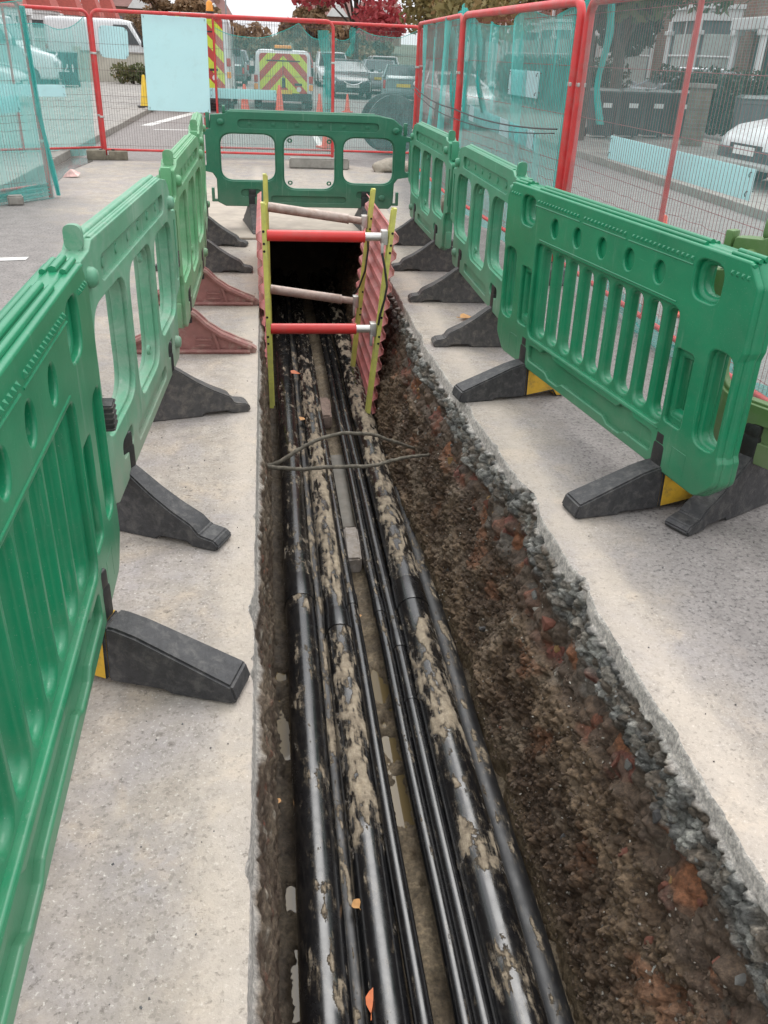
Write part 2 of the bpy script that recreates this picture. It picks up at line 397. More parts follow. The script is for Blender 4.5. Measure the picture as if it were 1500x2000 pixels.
csoil = lerp3(csoil, np.array([0.21, 0.18, 0.145]) * one, 0.50 * sstep(0.14, 0.45, fbm(Yg * 3.1, Dg * 4.1, 9.1, 4)))
csoil = csoil * np.array([0.98, 0.88, 0.78])
csoil = csoil * (0.62 + 0.5 * _rnd[cc] + 0.36 * _rnd[cw])[..., None]
csoil = lerp3(csoil, np.array([0.24, 0.10, 0.05]) * one, 0.5 * sstep(0.32, 0.55, fbm(Yg * 4.3 + 7, Dg * 5.1, 12.1, 3)) * sstep(0.75, 0.5, Dg))
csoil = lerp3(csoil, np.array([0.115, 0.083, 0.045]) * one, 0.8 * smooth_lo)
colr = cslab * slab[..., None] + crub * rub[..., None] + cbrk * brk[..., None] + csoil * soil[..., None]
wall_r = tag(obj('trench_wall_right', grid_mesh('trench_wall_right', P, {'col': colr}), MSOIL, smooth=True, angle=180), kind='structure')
WR = (yr, dd, XX)
def wall_x(y, d):
    i = np.searchsorted(yr, y); j = np.searchsorted(dd, d); return float(XX[min(i, len(yr) - 1), min(j, len(dd) - 1)])
# left wall
yl = [-1.0]
while yl[-1] < 11.0: yl.append(yl[-1] + (0.02 if yl[-1] < 0.5 else 0.005 + 0.003 * yl[-1]))
yl = np.array(yl); dl = np.concatenate([np.linspace(0, 0.10, 12), np.arange(0.11, 1.02, 0.009)])
Yg, Dg = np.meshgrid(yl, dl, indexing='ij'); Eg = np.repeat(edge_l(yl)[:, None], len(dl), 1)
mf = fbm(Yg * 10, Dg * 10, 2.2, 4); lf = fbm(Yg * 2.4, Dg * 3, 6.2, 3); f1, f2, ca = worley(Yg * 20, Dg * 20, 6.6); k1, k2, cc = worley(Yg * 45, Dg * 45, 2.5)
slab = 1 - sstep(-0.01, 0.01, Dg - 0.095 - 0.02 * lf)
out = slab * (0.003 * mf) + (1 - slab) * (0.014 + 0.012 * mf + 0.03 * (0.5 - f1) * _rnd[ca] + 0.012 * (0.5 - k1) + 0.012 * lf)
XL = Eg + 0.002 + 0.045 * Dg + out * (1 - 0.6 * sstep(0.8, 0.95, Dg)); XL[:, 0] = Eg[:, 0]
P = np.stack([XL, Yg, -Dg], -1)
one = np.ones_like(Dg)[..., None]
cso = lerp3(np.array([0.085, 0.058, 0.040]) * one, np.array([0.165, 0.125, 0.088]) * one, sstep(-0.3, 0.5, mf + lf))
cso = lerp3(cso, pick(ca, [(0.24, 0.09, 0.055), (0.10, 0.07, 0.05), (0.40, 0.36, 0.30), (0.12, 0.09, 0.06), (0.13, 0.095, 0.07), (0.09, 0.065, 0.045)]), 0.55 * (Dg < 0.5) * sstep(0.05, 0.3, 0.5 - f1))
colr = np.array([0.46, 0.43, 0.395]) * one * slab[..., None] + cso * (1 - slab)[..., None]
wall_l = tag(obj('trench_wall_left', grid_mesh('trench_wall_left', P, {'col': colr}), MSOIL, smooth=True, angle=180), kind='structure')
# floor
yf = [-1.0]
while yf[-1] < 13.0: yf.append(yf[-1] + (0.02 if yf[-1] < 0.5 else 0.005 + 0.0028 * yf[-1]))
yf = np.array(yf); xf = np.arange(-0.14, 1.09, 0.0075)
Yg, Xg = np.meshgrid(yf, xf, indexing='ij')
zz = FLOOR + 0.016 * fbm(Xg * 7, Yg * 5, 0.4, 4) + 0.006 * fbm(Xg * 32, Yg * 32, 1.4, 3)
q1, q2, qc = worley(Xg * 38, Yg * 38, 0.7); zz = zz + 0.020 * (0.5 - q1) * _rnd[qc]; q3, q4, qd = worley(Xg * 80, Yg * 80, 3.7); zz = zz + 0.008 * (0.5 - q3) * _rnd[qd]
zz = zz + 0.03 * sstep(0.03, -0.06, Xg) + 0.05 * sstep(0.84, 0.96, Xg)
PUD = [(0.0, 2.72, 0.045, 0.17), (0.02, 1.93, 0.035, 0.05), (0.03, 1.60, 0.035, 0.10), (0.0, 3.1, 0.02, 0.05), (0.45, 2.98, 0.05, 0.13), (0.455, 2.62, 0.04, 0.10), (0.46, 2.32, 0.045, 0.17)]
for (px, py, rx, ry) in PUD:
    q = ((Xg - px) / rx) ** 2 + ((Yg - py) / ry) ** 2
    q = q * (1 + 1.1 * fbm(Xg * 22, Yg * 14, 3.3 + px, 3))
    zz = zz - 0.036 * np.exp(-np.abs(q) ** 2)
P = np.stack([Xg, Yg, zz], -1); one = np.ones_like(Xg)[..., None]
cf = lerp3(np.array([0.075, 0.055, 0.036]) * one, np.array([0.18, 0.14, 0.092]) * one, sstep(-0.35, 0.45, fbm(Xg * 9, Yg * 6, 5.4, 4)))
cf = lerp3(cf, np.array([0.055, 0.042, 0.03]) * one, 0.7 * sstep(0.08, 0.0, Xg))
cf = lerp3(cf, np.array([0.21, 0.165, 0.105]) * one, 0.5 * sstep(0.1, 0.2, Xg - 0.25) * sstep(0.1, 0.2, 0.62 - Xg))
cf = cf * (0.7 + 0.45 * _rnd[qc] + 0.2 * _rnd[qd])[..., None]
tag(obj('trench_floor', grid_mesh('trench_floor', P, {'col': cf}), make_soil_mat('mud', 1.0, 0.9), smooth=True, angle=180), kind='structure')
m, n, l, b = newmat('muddy_water'); b.inputs['Base Color'].default_value = (0.17, 0.125, 0.06, 1); b.inputs['Roughness'].default_value = 0.03
b.inputs['IOR'].default_value = 1.33
MWATER = m
for (px, py, rx, ry), nm in zip(PUD, range(9)):
    pts = []
    for k in range(28):
        aa = 2 * math.pi * k / 28; pts.append((px + rx * 1.5 * math.cos(aa), py + ry * 1.5 * math.sin(aa), FLOOR - 0.0185 - 0.0002 * nm))
    tag(MB().add(pts, [tuple(range(28))]).build('puddle', MWATER), kind='structure')

# ------------------------------------------------------------------ stones in the trench walls
def hull(npts, seed, sq=(1, 1, 1)):
    rr = random.Random(seed); bm = bmesh.new()
    for _ in range(npts):
        v = Vector((rr.gauss(0, 1), rr.gauss(0, 1), rr.gauss(0, 1))).normalized() * rr.uniform(0.8, 1.05)
        bm.verts.new((v.x * sq[0], v.y * sq[1], v.z * sq[2]))
    r = bmesh.ops.convex_hull(bm, input=bm.verts[:]); bmesh.ops.delete(bm, geom=[g for g in r['geom_interior'] if isinstance(g, bmesh.types.BMVert)], context='VERTS')
    bmesh.ops.recalc_face_normals(bm, faces=bm.faces); me = bpy.data.meshes.new('stone'); bm.to_mesh(me); bm.free(); return me
MST = {k: plain('stone_' + k, c, 0.8, 0, 0.35, 30, 0.7, 140, d, 0.75) for k, c, d in (
    ('grey', (0.185, 0.184, 0.172), (0.13, 0.10, 0.075)), ('pale', (0.40, 0.37, 0.32), (0.15, 0.115, 0.08)), ('brick', (0.20, 0.07, 0.045), (0.10, 0.07, 0.05)),
    ('ochre', (0.33, 0.20, 0.075), (0.12, 0.085, 0.055)), ('brown', (0.115, 0.08, 0.056), (0.075, 0.055, 0.04)), ('dark', (0.105, 0.105, 0.105), (0.10, 0.075, 0.055)), ('white', (0.55, 0.56, 0.52), (0.3, 0.27, 0.22)))}
SM = {k: [] for k in MST}
for k in MST:
    for s_ in range(3):
        me = hull(15, hash(k) % 7 + s_ * 31 + len(k), (1, 0.8, 0.7)); me.materials.append(MST[k])
        SM[k].append(me)
def stone(kind, y, d, size, parent=wall_r, x=None, sink=0.35):
    xx = (wall_x(y, d) if parent is wall_r else x)
    o = bpy.data.objects.new('stone', R.choice(SM[kind])); COL.objects.link(o); o.parent = parent
    o.location = (xx + (size * sink if parent is wall_r else -size * sink), y, -d)
    o.scale = (size, size * R.uniform(0.8, 1.25), size * R.uniform(0.7, 1.1)); o.rotation_euler = (R.uniform(0, 6), R.uniform(0, 6), R.uniform(0, 6))
for kind, y, d, s_ in (('brown', 1.43, 0.30, 0.055), ('brick', 1.375, 0.335, 0.032), ('white', 1.26, 0.50, 0.017), ('ochre', 4.08, 0.34, 0.035), ('ochre', 4.86, 0.23, 0.035), ('ochre', 4.95, 0.25, 0.03),
                       ('brick', 2.95, 0.19, 0.045), ('brick', 1.78, 0.27, 0.03), ('brick', 2.48, 0.27, 0.05), ('brick', 3.42, 0.25, 0.045), ('pale', 2.02, 0.30, 0.035), ('ochre', 1.85, 0.30, 0.03), ('pale', 2.62, 0.30, 0.03),
                       ('brick', 1.12, 0.44, 0.022), ('brick', 1.02, 0.36, 0.03), ('dark', 1.52, 0.22, 0.04), ('brown', 1.55, 0.26, 0.05), ('pale', 3.75, 0.30, 0.025), ('pale', 1.95, 0.21, 0.028), ('brown', 1.27, 0.46, 0.03)):
    stone(kind, y, d, s_)
for i in range(26): stone(R.choice(['grey', 'grey', 'dark', 'brown', 'pale']), 0.95 + 5.2 * R.random() ** 1.6, R.uniform(0.09, 0.24), R.uniform(0.010, 0.030), sink=0.6)
for i in range(26): stone(R.choice(['brick', 'brown', 'pale', 'ochre', 'grey', 'brown', 'dark', 'brick']), 1.0 + 5.0 * R.random() ** 1.5, R.uniform(0.23, 0.42), R.uniform(0.014, 0.035), sink=0.5)
for i in range(60): stone(R.choice(['brown', 'dark', 'pale', 'grey', 'brown', 'brick']), 1.0 + 5.0 * R.random() ** 1.5, R.uniform(0.36, 0.85), R.uniform(0.007, 0.022), sink=0.5)
for i in range(20):
    y = 1.1 + 4.0 * R.random() ** 1.4; d = R.uniform(0.1, 0.45)
    stone(R.choice(['pale', 'brick', 'grey', 'pale', 'brown']), y, d, R.uniform(0.012, 0.026), wall_l, float(XL[min(np.searchsorted(yl, y), len(yl) - 1), min(np.searchsorted(dl, d), len(dl) - 1)]), 0.5)
def gravel(name, n, place, sizes, mat, parent):
    vs = []; fs = []; o = 0
    base = [hull(8, 100 + i) for i in range(6)]
    B = [([tuple(v.co) for v in m.vertices], [tuple(p.vertices) for p in m.polygons]) for m in base]
    for i in range(n):
        p = place(i)
        if p is None: continue
        bv, bf = R.choice(B); s_ = R.uniform(*sizes); e = Matrix.Rotation(R.uniform(0, 6.3), 3, 'Z') @ Matrix.Rotation(R.uniform(0, 6.3), 3, 'X')
        vs += [tuple(e @ Vector(v) * s_ + Vector(p)) for v in bv]; fs += [tuple(q + o for q in f) for f in bf]; o += len(bv)
    me = bpy.data.meshes.new(name); me.from_pydata(vs, [], fs); me.update()
    return tag(obj(name, me, mat, parent), kind='stuff')
def gp_(i):
    y = 0.95 + 5.2 * R.random() ** 1.6; d = R.uniform(0.30, 0.92); return (wall_x(y, d) + 0.001, y, -d)
gravel('soil_crumbs', 4200, gp_, (0.003, 0.010), MST['brown'], wall_r)
def gp2(i):
    y = 0.95 + 5.2 * R.random() ** 1.6; d = R.uniform(0.08, 0.22); return (wall_x(y, d) + 0.004, y, -d)
gravel('asphalt_crumbs', 900, gp2, (0.003, 0.010), MST['grey'], wall_r)
def gp3(i):
    y = 0.95 + 5.0 * R.random() ** 1.6; d = R.uniform(0.25, 0.9); return (wall_x(y, d) + 0.002, y, -d)
gravel('pale_crumbs', 700, gp3, (0.002, 0.007), MST['pale'], wall_r)
def gp4(i):
    x = R.uniform(-0.9, -0.09) if R.random() < 0.5 else R.uniform(1.12, 2.2); return (x, 0.9 + 8 * R.random() ** 1.5, 0.001)
gravel('road_grit', 420, gp4, (0.0015, 0.0045), MST['dark'], None)
tag(bpy.data.objects['road_grit'], 'loose dark grit scattered on the dusty road by the trench', 'grit')

# ------------------------------------------------------------------ ducts with mud
def make_duct_mat(name='black_duct_plastic', r0=0.16, r1=0.34):
    m, n, l, b = newmat(name); nt = m.node_tree; v = coords(nt)
    at = N(nt, 'ShaderNodeAttribute', attribute_name='mud').outputs['Fac']
    f = noise(nt, 90, 6, 0.75, v)
    st = N(nt, 'ShaderNodeMapping', inp={'Scale': (1.0, 0.16, 1.0)}); l.new(v, st.inputs[0]); f2_ = noise(nt, 150, 4, 0.7, st.outputs[0])
    a2 = mth(nt, 'ADD', at, mth(nt, 'MULTIPLY', mth(nt, 'SUBTRACT', f, 0.5), 0.42))
    a2 = mth(nt, 'ADD', a2, mth(nt, 'MULTIPLY', mth(nt, 'SUBTRACT', f2_, 0.5), 0.35))
    fac = ramp(nt, a2, [(0.47, 0.0), (0.56, 1.0)])
    film = mth(nt, 'MULTIPLY', ramp(nt, a2, [(0.28, 0.0), (0.52, 1.0)]), mth(nt, 'MULTIPLY', ramp(nt, f2_, [(0.42, 0.0), (0.62, 1.0)]), 0.55))
    mud = mixc(nt, ramp(nt, noise(nt, 30, 6, 0.7, v), [(0.3, 0.0), (0.7, 1.0)]), (0.17, 0.13, 0.085), (0.43, 0.355, 0.255))
    dust = ramp(nt, noise(nt, 26, 7, 0.75, v), [(0.52, (0.007, 0.007, 0.008)), (0.9, (0.035, 0.032, 0.028))])
    speck = ramp(nt, noise(nt, 420, 2, 0.5, v), [(0.70, 0.0), (0.76, 1.0)])
    dust = mixc(nt, mth(nt, 'MULTIPLY', speck, 0.5), dust, (0.30, 0.26, 0.20))
    thick = ramp(nt, a2, [(0.50, (0.62, 0.58, 0.52)), (0.72, (1.0, 1.0, 1.0)), (0.95, (1.18, 1.16, 1.12))])
    mud = mixc(nt, 1.0, mud, thick, 'MULTIPLY')
    dust = mixc(nt, film, dust, (0.20, 0.16, 0.11))
    l.new(mixc(nt, fac, dust, mud), b.inputs['Base Color'])
    rp = ramp(nt, noise(nt, 18, 6, 0.7, v), [(0.35, r0), (0.75, r1)])
    l.new(mixc(nt, fac, rp, (0.8, 0.8, 0.8)), b.inputs['Roughness'])
    b.inputs['Specular IOR Level'].default_value = 0.85
    h = mth(nt, 'MULTIPLY', mth(nt, 'ADD', mth(nt, 'MULTIPLY', f, 0.7), f2_), mth(nt, 'ADD', mth(nt, 'MULTIPLY', fac, 1.0), 0.02))
    bump(nt, b, h, 0.8, 0.006)
    return m
MDUCT = make_duct_mat(); MDULL = make_duct_mat('dull_dusty_duct', 0.45, 0.65)
def duct(label, x, z, r, heavy, seed, nC=44, wob=0.006, joints=(), y0=0.3, lean=0.0, mat=None):
    yp = [y0]
    while yp[-1] < 12.5: yp.append(yp[-1] + 0.003 + 0.0032 * yp[-1])
    yp = np.array(yp); th = np.linspace(0, 2 * np.pi, nC + 1)
    Yg, Tg = np.meshgrid(yp, th, indexing='ij')
    cx = x + wob * perlin(yp * 0.9, seed, 0.2) + lean * (yp - 3); cz = z + wob * 0.6 * perlin(yp * 0.8, seed, 5.2)
    up = np.sin(Tg)
    A, Bx = np.cos(Tg), np.sin(Tg)
    hv = np.interp(yp, [h[0] for h in heavy], [h[1] for h in heavy])[:, None]
    sc = 1.0 / max(r, 0.05)
    nz1 = fbm(A * 1.3 + seed, Bx * 1.3, Yg * 5.0, 5, 0.6)
    nz2 = fbm(A * 4 + seed * 3, Bx * 4, Yg * 14.0, 4, 0.6)
    side = np.cos(Tg - (math.pi / 2 - 0.12))
    nz3 = fbm(A * 9 + seed * 5, Bx * 9, Yg * 6.0, 3, 0.6)
    mud = 0.08 + hv * 0.44 + 0.34 * nz1 + 0.26 * nz2 + 0.16 * nz3 + 0.30 * (np.clip(side, -0.4, 1) - 0.75)
    mud = np.where(side < -0.1, mud - 0.25, mud)
    mud[:, -1] = mud[:, 0]
    hgt = np.clip(mud - 0.5, 0, 0.6) * 0.017 * min(1, r / 0.06) * (0.7 + 0.5 * nz2)
    # sagging seam lines of the pipe ends
    rad = r + np.clip(hgt, 0, 0.02)
    P = np.stack([cx[:, None] + rad * np.cos(Tg), Yg, cz[:, None] + rad * np.sin(Tg)], -1)
    P[:, -1] = P[:, 0]
    root = empty('cable_duct', (0, 0, 0), 0, label, 'duct', 'black ducts laid in the trench')
    obj('pipe', grid_mesh('pipe', P, {'mud': mud}), mat or MDUCT, root, smooth=True, angle=180)
    for jy, jl, jr in joints:
        prof = [(r - 0.001, 0), (r + jr * 0.9, 0.001), (r + jr, 0.004), (r + jr, jl - 0.004), (r + jr * 0.9, jl - 0.001), (r - 0.001, jl)]
        i = np.searchsorted(yp, jy); mb = MB().lathe(prof, 40, (float(cx[i]), jy, float(cz[i])), 'y')
        o = mb.build('coupler', MDUCT, root, True, angle=30)
    return root
duct('wide black duct nearest the left trench wall, with tan mud smears', 0.112, -0.868, 0.077, [(0, .35), (1.3, .45), (1.75, .12), (2.1, .25), (2.6, .30), (3.2, .12), (3.7, .55), (4.0, .65), (4.3, .15), (4.7, .6), (5.2, .35), (6, .4), (7, .2), (12, .2)], 1.3, joints=[(3.52, 0.20, 0.004)])
duct('low black duct wedged between the leftmost duct and its mud-caked neighbour', 0.203, -0.925, 0.036, [(0, .55), (2, .6), (3, .75), (12, .5)], 8.8, nC=24, mat=MDULL)
duct('mud-caked wide duct beside the thin left duct', 0.292, -0.885, 0.068, [(0, .25), (1.3, .3), (1.6, .2), (1.8, .25), (2.1, .95), (2.8, 1.0), (3.2, .85), (3.4, .3), (3.55, 1.05), (5.0, 1.05), (6.5, .9), (8, .4), (12, .4)], 4.7, joints=[(3.28, 0.15, 0.005)])
duct('thin clean black duct resting against the mud-caked wide duct', 0.372, -0.845, 0.029, [(0, .0), (2.8, .0), (3.3, .4), (4.2, .35), (5.5, .55), (12, .4)], 2.9, nC=24, joints=[(3.45, 0.10, 0.003)], lean=-0.006)
duct('thin black duct, left one of the touching pair right of the paving sett', 0.505, -0.875, 0.029, [(0, .0), (2, .05), (3.4, .3), (4.4, .2), (12, .3)], 6.1, nC=24, joints=[(3.42, 0.12, 0.003)])
duct('thin black duct, right one of the touching pair beside the wide muddy duct', 0.562, -0.868, 0.031, [(0, .05), (2, .0), (3.4, .2), (12, .3)], 3.4, nC=24, joints=[(3.12, 0.13, 0.004), (2.75, 0.02, 0.003)])
duct('wide black duct on the right with thick pale mud patches along its top', 0.672, -0.855, 0.081, [(0, .4), (1.3, .5), (1.5, .85), (1.65, .2), (1.95, .85), (2.15, .4), (2.5, .9), (2.8, .95), (3.2, .85), (3.35, .15), (3.55, .2), (3.75, .9), (4.1, .75), (4.5, .9), (6, 1.0), (7.5, .8), (12, .5)], 9.2, joints=[(3.42, 0.20, 0.004)], lean=0.004)
duct('dark duct half hidden along the foot of the right trench wall', 0.795, -0.925, 0.056, [(0, .35), (2.6, .35), (3.0, .6), (3.3, .4), (12, .4)], 5.9, nC=30, lean=0.006, mat=MDULL)

# ------------------------------------------------------------------ things lying in the trench
MSETT = plain('sett_stone', (0.30, 0.265, 0.235), 0.85, 0, 0.25, 30, 0.6, 120, (0.17, 0.13, 0.09), 0.7)
def rough_block(name, c, d, rz, mat, label, cat, seed, tilt=0.0):
    bm = bmesh.new(); bmesh.ops.create_cube(bm, size=1); bmesh.ops.scale(bm, vec=d, verts=bm.verts)
    bmesh.ops.bevel(bm, geom=bm.edges[:], offset=min(d) * 0.12, segments=2, affect='EDGES')
    bmesh.ops.subdivide_edges(bm, edges=bm.edges[:], cuts=2, use_grid_fill=True)
    rr = random.Random(seed)
    for v in bm.verts: v.co += Vector((rr.uniform(-1, 1), rr.uniform(-1, 1), rr.uniform(-1, 1))) * min(d) * 0.03
    me = bpy.data.meshes.new(name); bm.to_mesh(me); bm.free()
    return tag(obj(name, me, mat, None, True, loc=c, rot=(tilt, 0, rz)), label, cat)
rough_block('stone_sett', (0.432, 4.12, FLOOR + 0.05), (0.085, 0.36, 0.10), -0.03, MSETT, 'grey stone sett lying between the thin ducts on the trench floor', 'stone', 3)
rough_block('brick', (0.40, 6.2, FLOOR + 0.055), (0.11, 0.40, 0.11), -0.02, plain('old_brick', (0.27, 0.20, 0.165), 0.9, 0, 0.3, 30, 0.6, 120, (0.16, 0.12, 0.09), 0.6), 'brown brick between the ducts just in front of the shored section', 'brick', 5)
rough_block('concrete_slab', (0.432, 4.95, FLOOR + 0.0), (0.105, 1.05, 0.05), -0.01, plain('wet_concrete', (0.17, 0.155, 0.13), 0.6, 0, 0.2, 10, 0.4, 80, (0.12, 0.095, 0.07), 0.6), 'long narrow concrete slab under the roots between the ducts', 'slab', 8)
MROOT = plain('root_bark', (0.13, 0.115, 0.09), 0.9, 0, 0.4, 40, 0.9, 90, (0.30, 0.26, 0.2), 0.5)
def root(name, pts, r, label):
    pts = [Vector(p) for p in pts]; P2 = []
    for i in range(len(pts) - 1):
        for k in range(8):
            t = k / 8; p0, p1, p2, p3 = pts[max(i - 1, 0)], pts[i], pts[i + 1], pts[min(i + 2, len(pts) - 1)]
            P2.append(0.5 * (2 * p1 + (p2 - p0) * t + (2 * p0 - 5 * p1 + 4 * p2 - p3) * t * t + (3 * p1 - p0 - 3 * p2 + p3) * t ** 3) + Vector((R.uniform(-1, 1), R.uniform(-1, 1), R.uniform(-1, 1))) * 0.002)
    P2.append(pts[-1]); n_ = len(P2)
    return tag(MB().tube(P2, [r * (1.0 - 0.25 * i / n_) * R.uniform(0.92, 1.08) for i in range(n_)], 9).build(name, MROOT, None, True, angle=80), label, 'root')
root('tree_root', [(-0.12, 4.28, -0.45), (-0.03, 4.3, -0.46), (0.15, 4.3, -0.478), (0.30, 4.3, -0.468), (0.53, 4.3, -0.466), (0.60, 4.31, -0.46), (0.72, 4.33, -0.437), (0.90, 4.42, -0.46)], 0.0125, 'straight grey root spanning the trench from wall to wall')
root('tree_root', [(-0.12, 4.40, -0.50), (0.015, 4.40, -0.485), (0.13, 4.42, -0.42), (0.25, 4.45, -0.365), (0.40, 4.5, -0.348), (0.50, 4.5, -0.352), (0.60, 4.55, -0.385), (0.72, 4.6, -0.45), (0.90, 4.72, -0.56)], 0.012, 'bent grey root arching over the ducts behind the straight root')
for (y, d, ln) in ((4.75, 0.42, 0.16), (4.55, 0.50, 0.13), (3.9, 0.42, 0.09), (2.75, 0.40, 0.10), (3.6, 0.36, 0.06)):
    x0 = wall_x(y, d); o = MB().tube([(x0 + 0.03, y, -d), (x0 - 0.02, y - ln * 0.4, -d - 0.01), (x0 - 0.035, y - ln, -d + 0.015)], [0.006, 0.005, 0.002], 6).build('root_stub', MROOT, wall_r, True)
MLEAF = plain('orange_leaf', (0.62, 0.17, 0.06), 0.55, 0, 0.25, 25); MLEAF2 = plain('tan_leaf', (0.62, 0.33, 0.13), 0.6, 0, 0.25, 25)
def leaf(loc, s_, rz, label, mat, tilt=(0.1, 0.1)):
    prof = [(0, 0), (0.06, 0.10), (0.25, 0.30), (0.5, 0.36), (0.75, 0.22), (1.0, 0.0)]; vs = []; fs = []
    for u, w in prof: vs += [(u - 0.5, -w, 0.10 * w + 0.06 * math.sin(u * 4)), (u - 0.5, 0, 0.05 * math.sin(u * 4)), (u - 0.5, w * 0.92, 0.16 * w + 0.06 * math.sin(u * 4))]
    for i in range(len(prof) - 1):
        for j in (0, 1): fs.append((i * 3 + j, (i + 1) * 3 + j, (i + 1) * 3 + j + 1, i * 3 + j + 1))
    mb = MB().add([tuple(c * s_ for c in v) for v in vs], fs).tube([(-0.5 * s_, 0, 0), (-0.75 * s_, 0, 0.05 * s_)], 0.02 * s_, 5)
    o = mb.build('fallen_leaf', mat, None, True, loc=loc, rot=(tilt[0], tilt[1], rz)); return tag(o, label, 'leaf', 'autumn leaves in and by the trench')
leaf((0.245, 1.46, -0.838), 0.075, 1.35, 'bright orange leaf lying on the ducts at the bottom of the photo', MLEAF, (0.25, -0.2))
leaf((0.228, 1.79, -0.85), 0.050, 1.9, 'pale pink curled leaf caught between the two wide left ducts', MLEAF2, (-0.5, 0.3))
leaf((0.408, 3.50, -0.93), 0.04, 0.4, 'small orange leaf on the mud in front of the stone sett', MLEAF2)
leaf((0.195, 6.9, -0.82), 0.10, 0.1, 'orange leaf on the leftmost duct under the lower red strut', MLEAF)
leaf((0.225, 5.95, -0.85), 0.09, 1.2, 'small tan leaf on the ducts left of the brown brick', MLEAF2)
leaf((1.36, 5.66, 0.012), 0.13, 0.5, 'orange leaf on the concrete between two black feet on the right', MLEAF2)
leaf((-0.02, 2.32, -0.93), 0.035, 1.2, 'small yellow leaf on dark mud by the left trench wall', MLEAF2)
# ------------------------------------------------------------------ plastic trench barriers
def green(name, col, dirtamt=0.35, rough=0.42, dirt=(0.33, 0.31, 0.27)):
    m, n, l, b = newmat(name); nt = m.node_tree; v = coords(nt)
    c = mixc(nt, ramp(nt, noise(nt, 3.5, 4, 0.6, v), [(0.3, 0.0), (0.7, 1.0)]), tuple(x * 0.86 for x in col), tuple(x * 1.12 for x in col))
    d = mth(nt, 'MULTIPLY', ramp(nt, noise(nt, 5, 8, 0.75, v, 0.5), [(0.45, 0.0), (0.75, 1.0)]), dirtamt)
    c = mixc(nt, d, c, dirt)
    st = N(nt, 'ShaderNodeMapping', inp={'Scale': (34.0, 34.0, 2.2)}); l.new(v, st.inputs[0])
    c = mixc(nt, mth(nt, 'MULTIPLY', ramp(nt, noise(nt, 1.0, 6, 0.7, st.outputs[0]), [(0.60, 0.0), (0.72, 1.0)]), 0.14 + dirtamt * 0.6), c, (0.42, 0.47, 0.40))
    c = mixc(nt, mth(nt, 'MULTIPLY', ramp(nt, noise(nt, 260, 2, 0.5, v), [(0.70, 0.0), (0.76, 1.0)]), 0.4), c, (0.5, 0.52, 0.46))
    sc = N(nt, 'ShaderNodeMapping', inp={'Scale': (3.0, 60.0, 60.0), 'Rotation': (0, 0.5, 0)}); l.new(v, sc.inputs[0])
    c = mixc(nt, mth(nt, 'MULTIPLY', ramp(nt, noise(nt, 1.0, 5, 0.75, sc.outputs[0]), [(0.66, 0.0), (0.72, 1.0)]), 0.35), c, tuple(min(1, x * 1.5 + 0.12) for x in col))
    # splashed grime low on the panel
    sp = N(nt, 'ShaderNodeSeparateXYZ'); l.new(v, sp.inputs[0])
    low = mth(nt, 'ADD', sp.outputs[2], mth(nt, 'MULTIPLY', mth(nt, 'SUBTRACT', noise(nt, 9, 6, 0.7, v), 0.5), 0.5))
    c = mixc(nt, mth(nt, 'MULTIPLY', ramp(nt, low, [(0.02, 1.0), (0.30, 0.0)]), 0.12 + dirtamt * 0.8), c, (0.27, 0.245, 0.20))
    l.new(c, b.inputs['Base Color'])
    l.new(mth(nt, 'ADD', mth(nt, 'MULTIPLY', d, 0.5), rough, clamp=True), b.inputs['Roughness'])
    bump(nt, b, noise(nt, 55, 4, 0.6, v), 0.10, 0.004)
    return m
MRUB = plain('black_rubber', (0.036, 0.035, 0.037), 0.58, 0, 0.3, 40, 0.5, 110, (0.15, 0.14, 0.13), 0.42)
MRUB2 = plain('grey_rubber', (0.060, 0.056, 0.055), 0.66, 0, 0.25, 36, 0.5, 110, (0.19, 0.165, 0.14), 0.55)
MMAR = plain('maroon_plastic', (0.27, 0.115, 0.10), 0.7, 0, 0.2, 12, 0.3, 70, (0.36, 0.27, 0.22), 0.85)
MYEL = plain('yellow_paint', (0.62, 0.36, 0.03), 0.55, 0, 0.15, 14, 0.3, 70, (0.10, 0.085, 0.05), 0.7)
MPEG = plain('black_peg', (0.018, 0.018, 0.018), 0.5, 0, 0.2, 20, 0.2, 80, (0.10, 0.095, 0.09), 0.4)
def join(meshes):
    bm = bmesh.new()
    for m_ in meshes: bm.from_mesh(m_); bpy.data.meshes.remove(m_)
    me = bpy.data.meshes.new('panel'); bm.to_mesh(me); bm.free(); return me
def shift(me, y): me.transform(Matrix.Translation((0, y, 0))); return me
def ell(cx, cy, rx, ry, n=16): return [(cx + rx * math.cos(2 * math.pi * k / n), cy + ry * math.sin(2 * math.pi * k / n)) for k in range(n)]
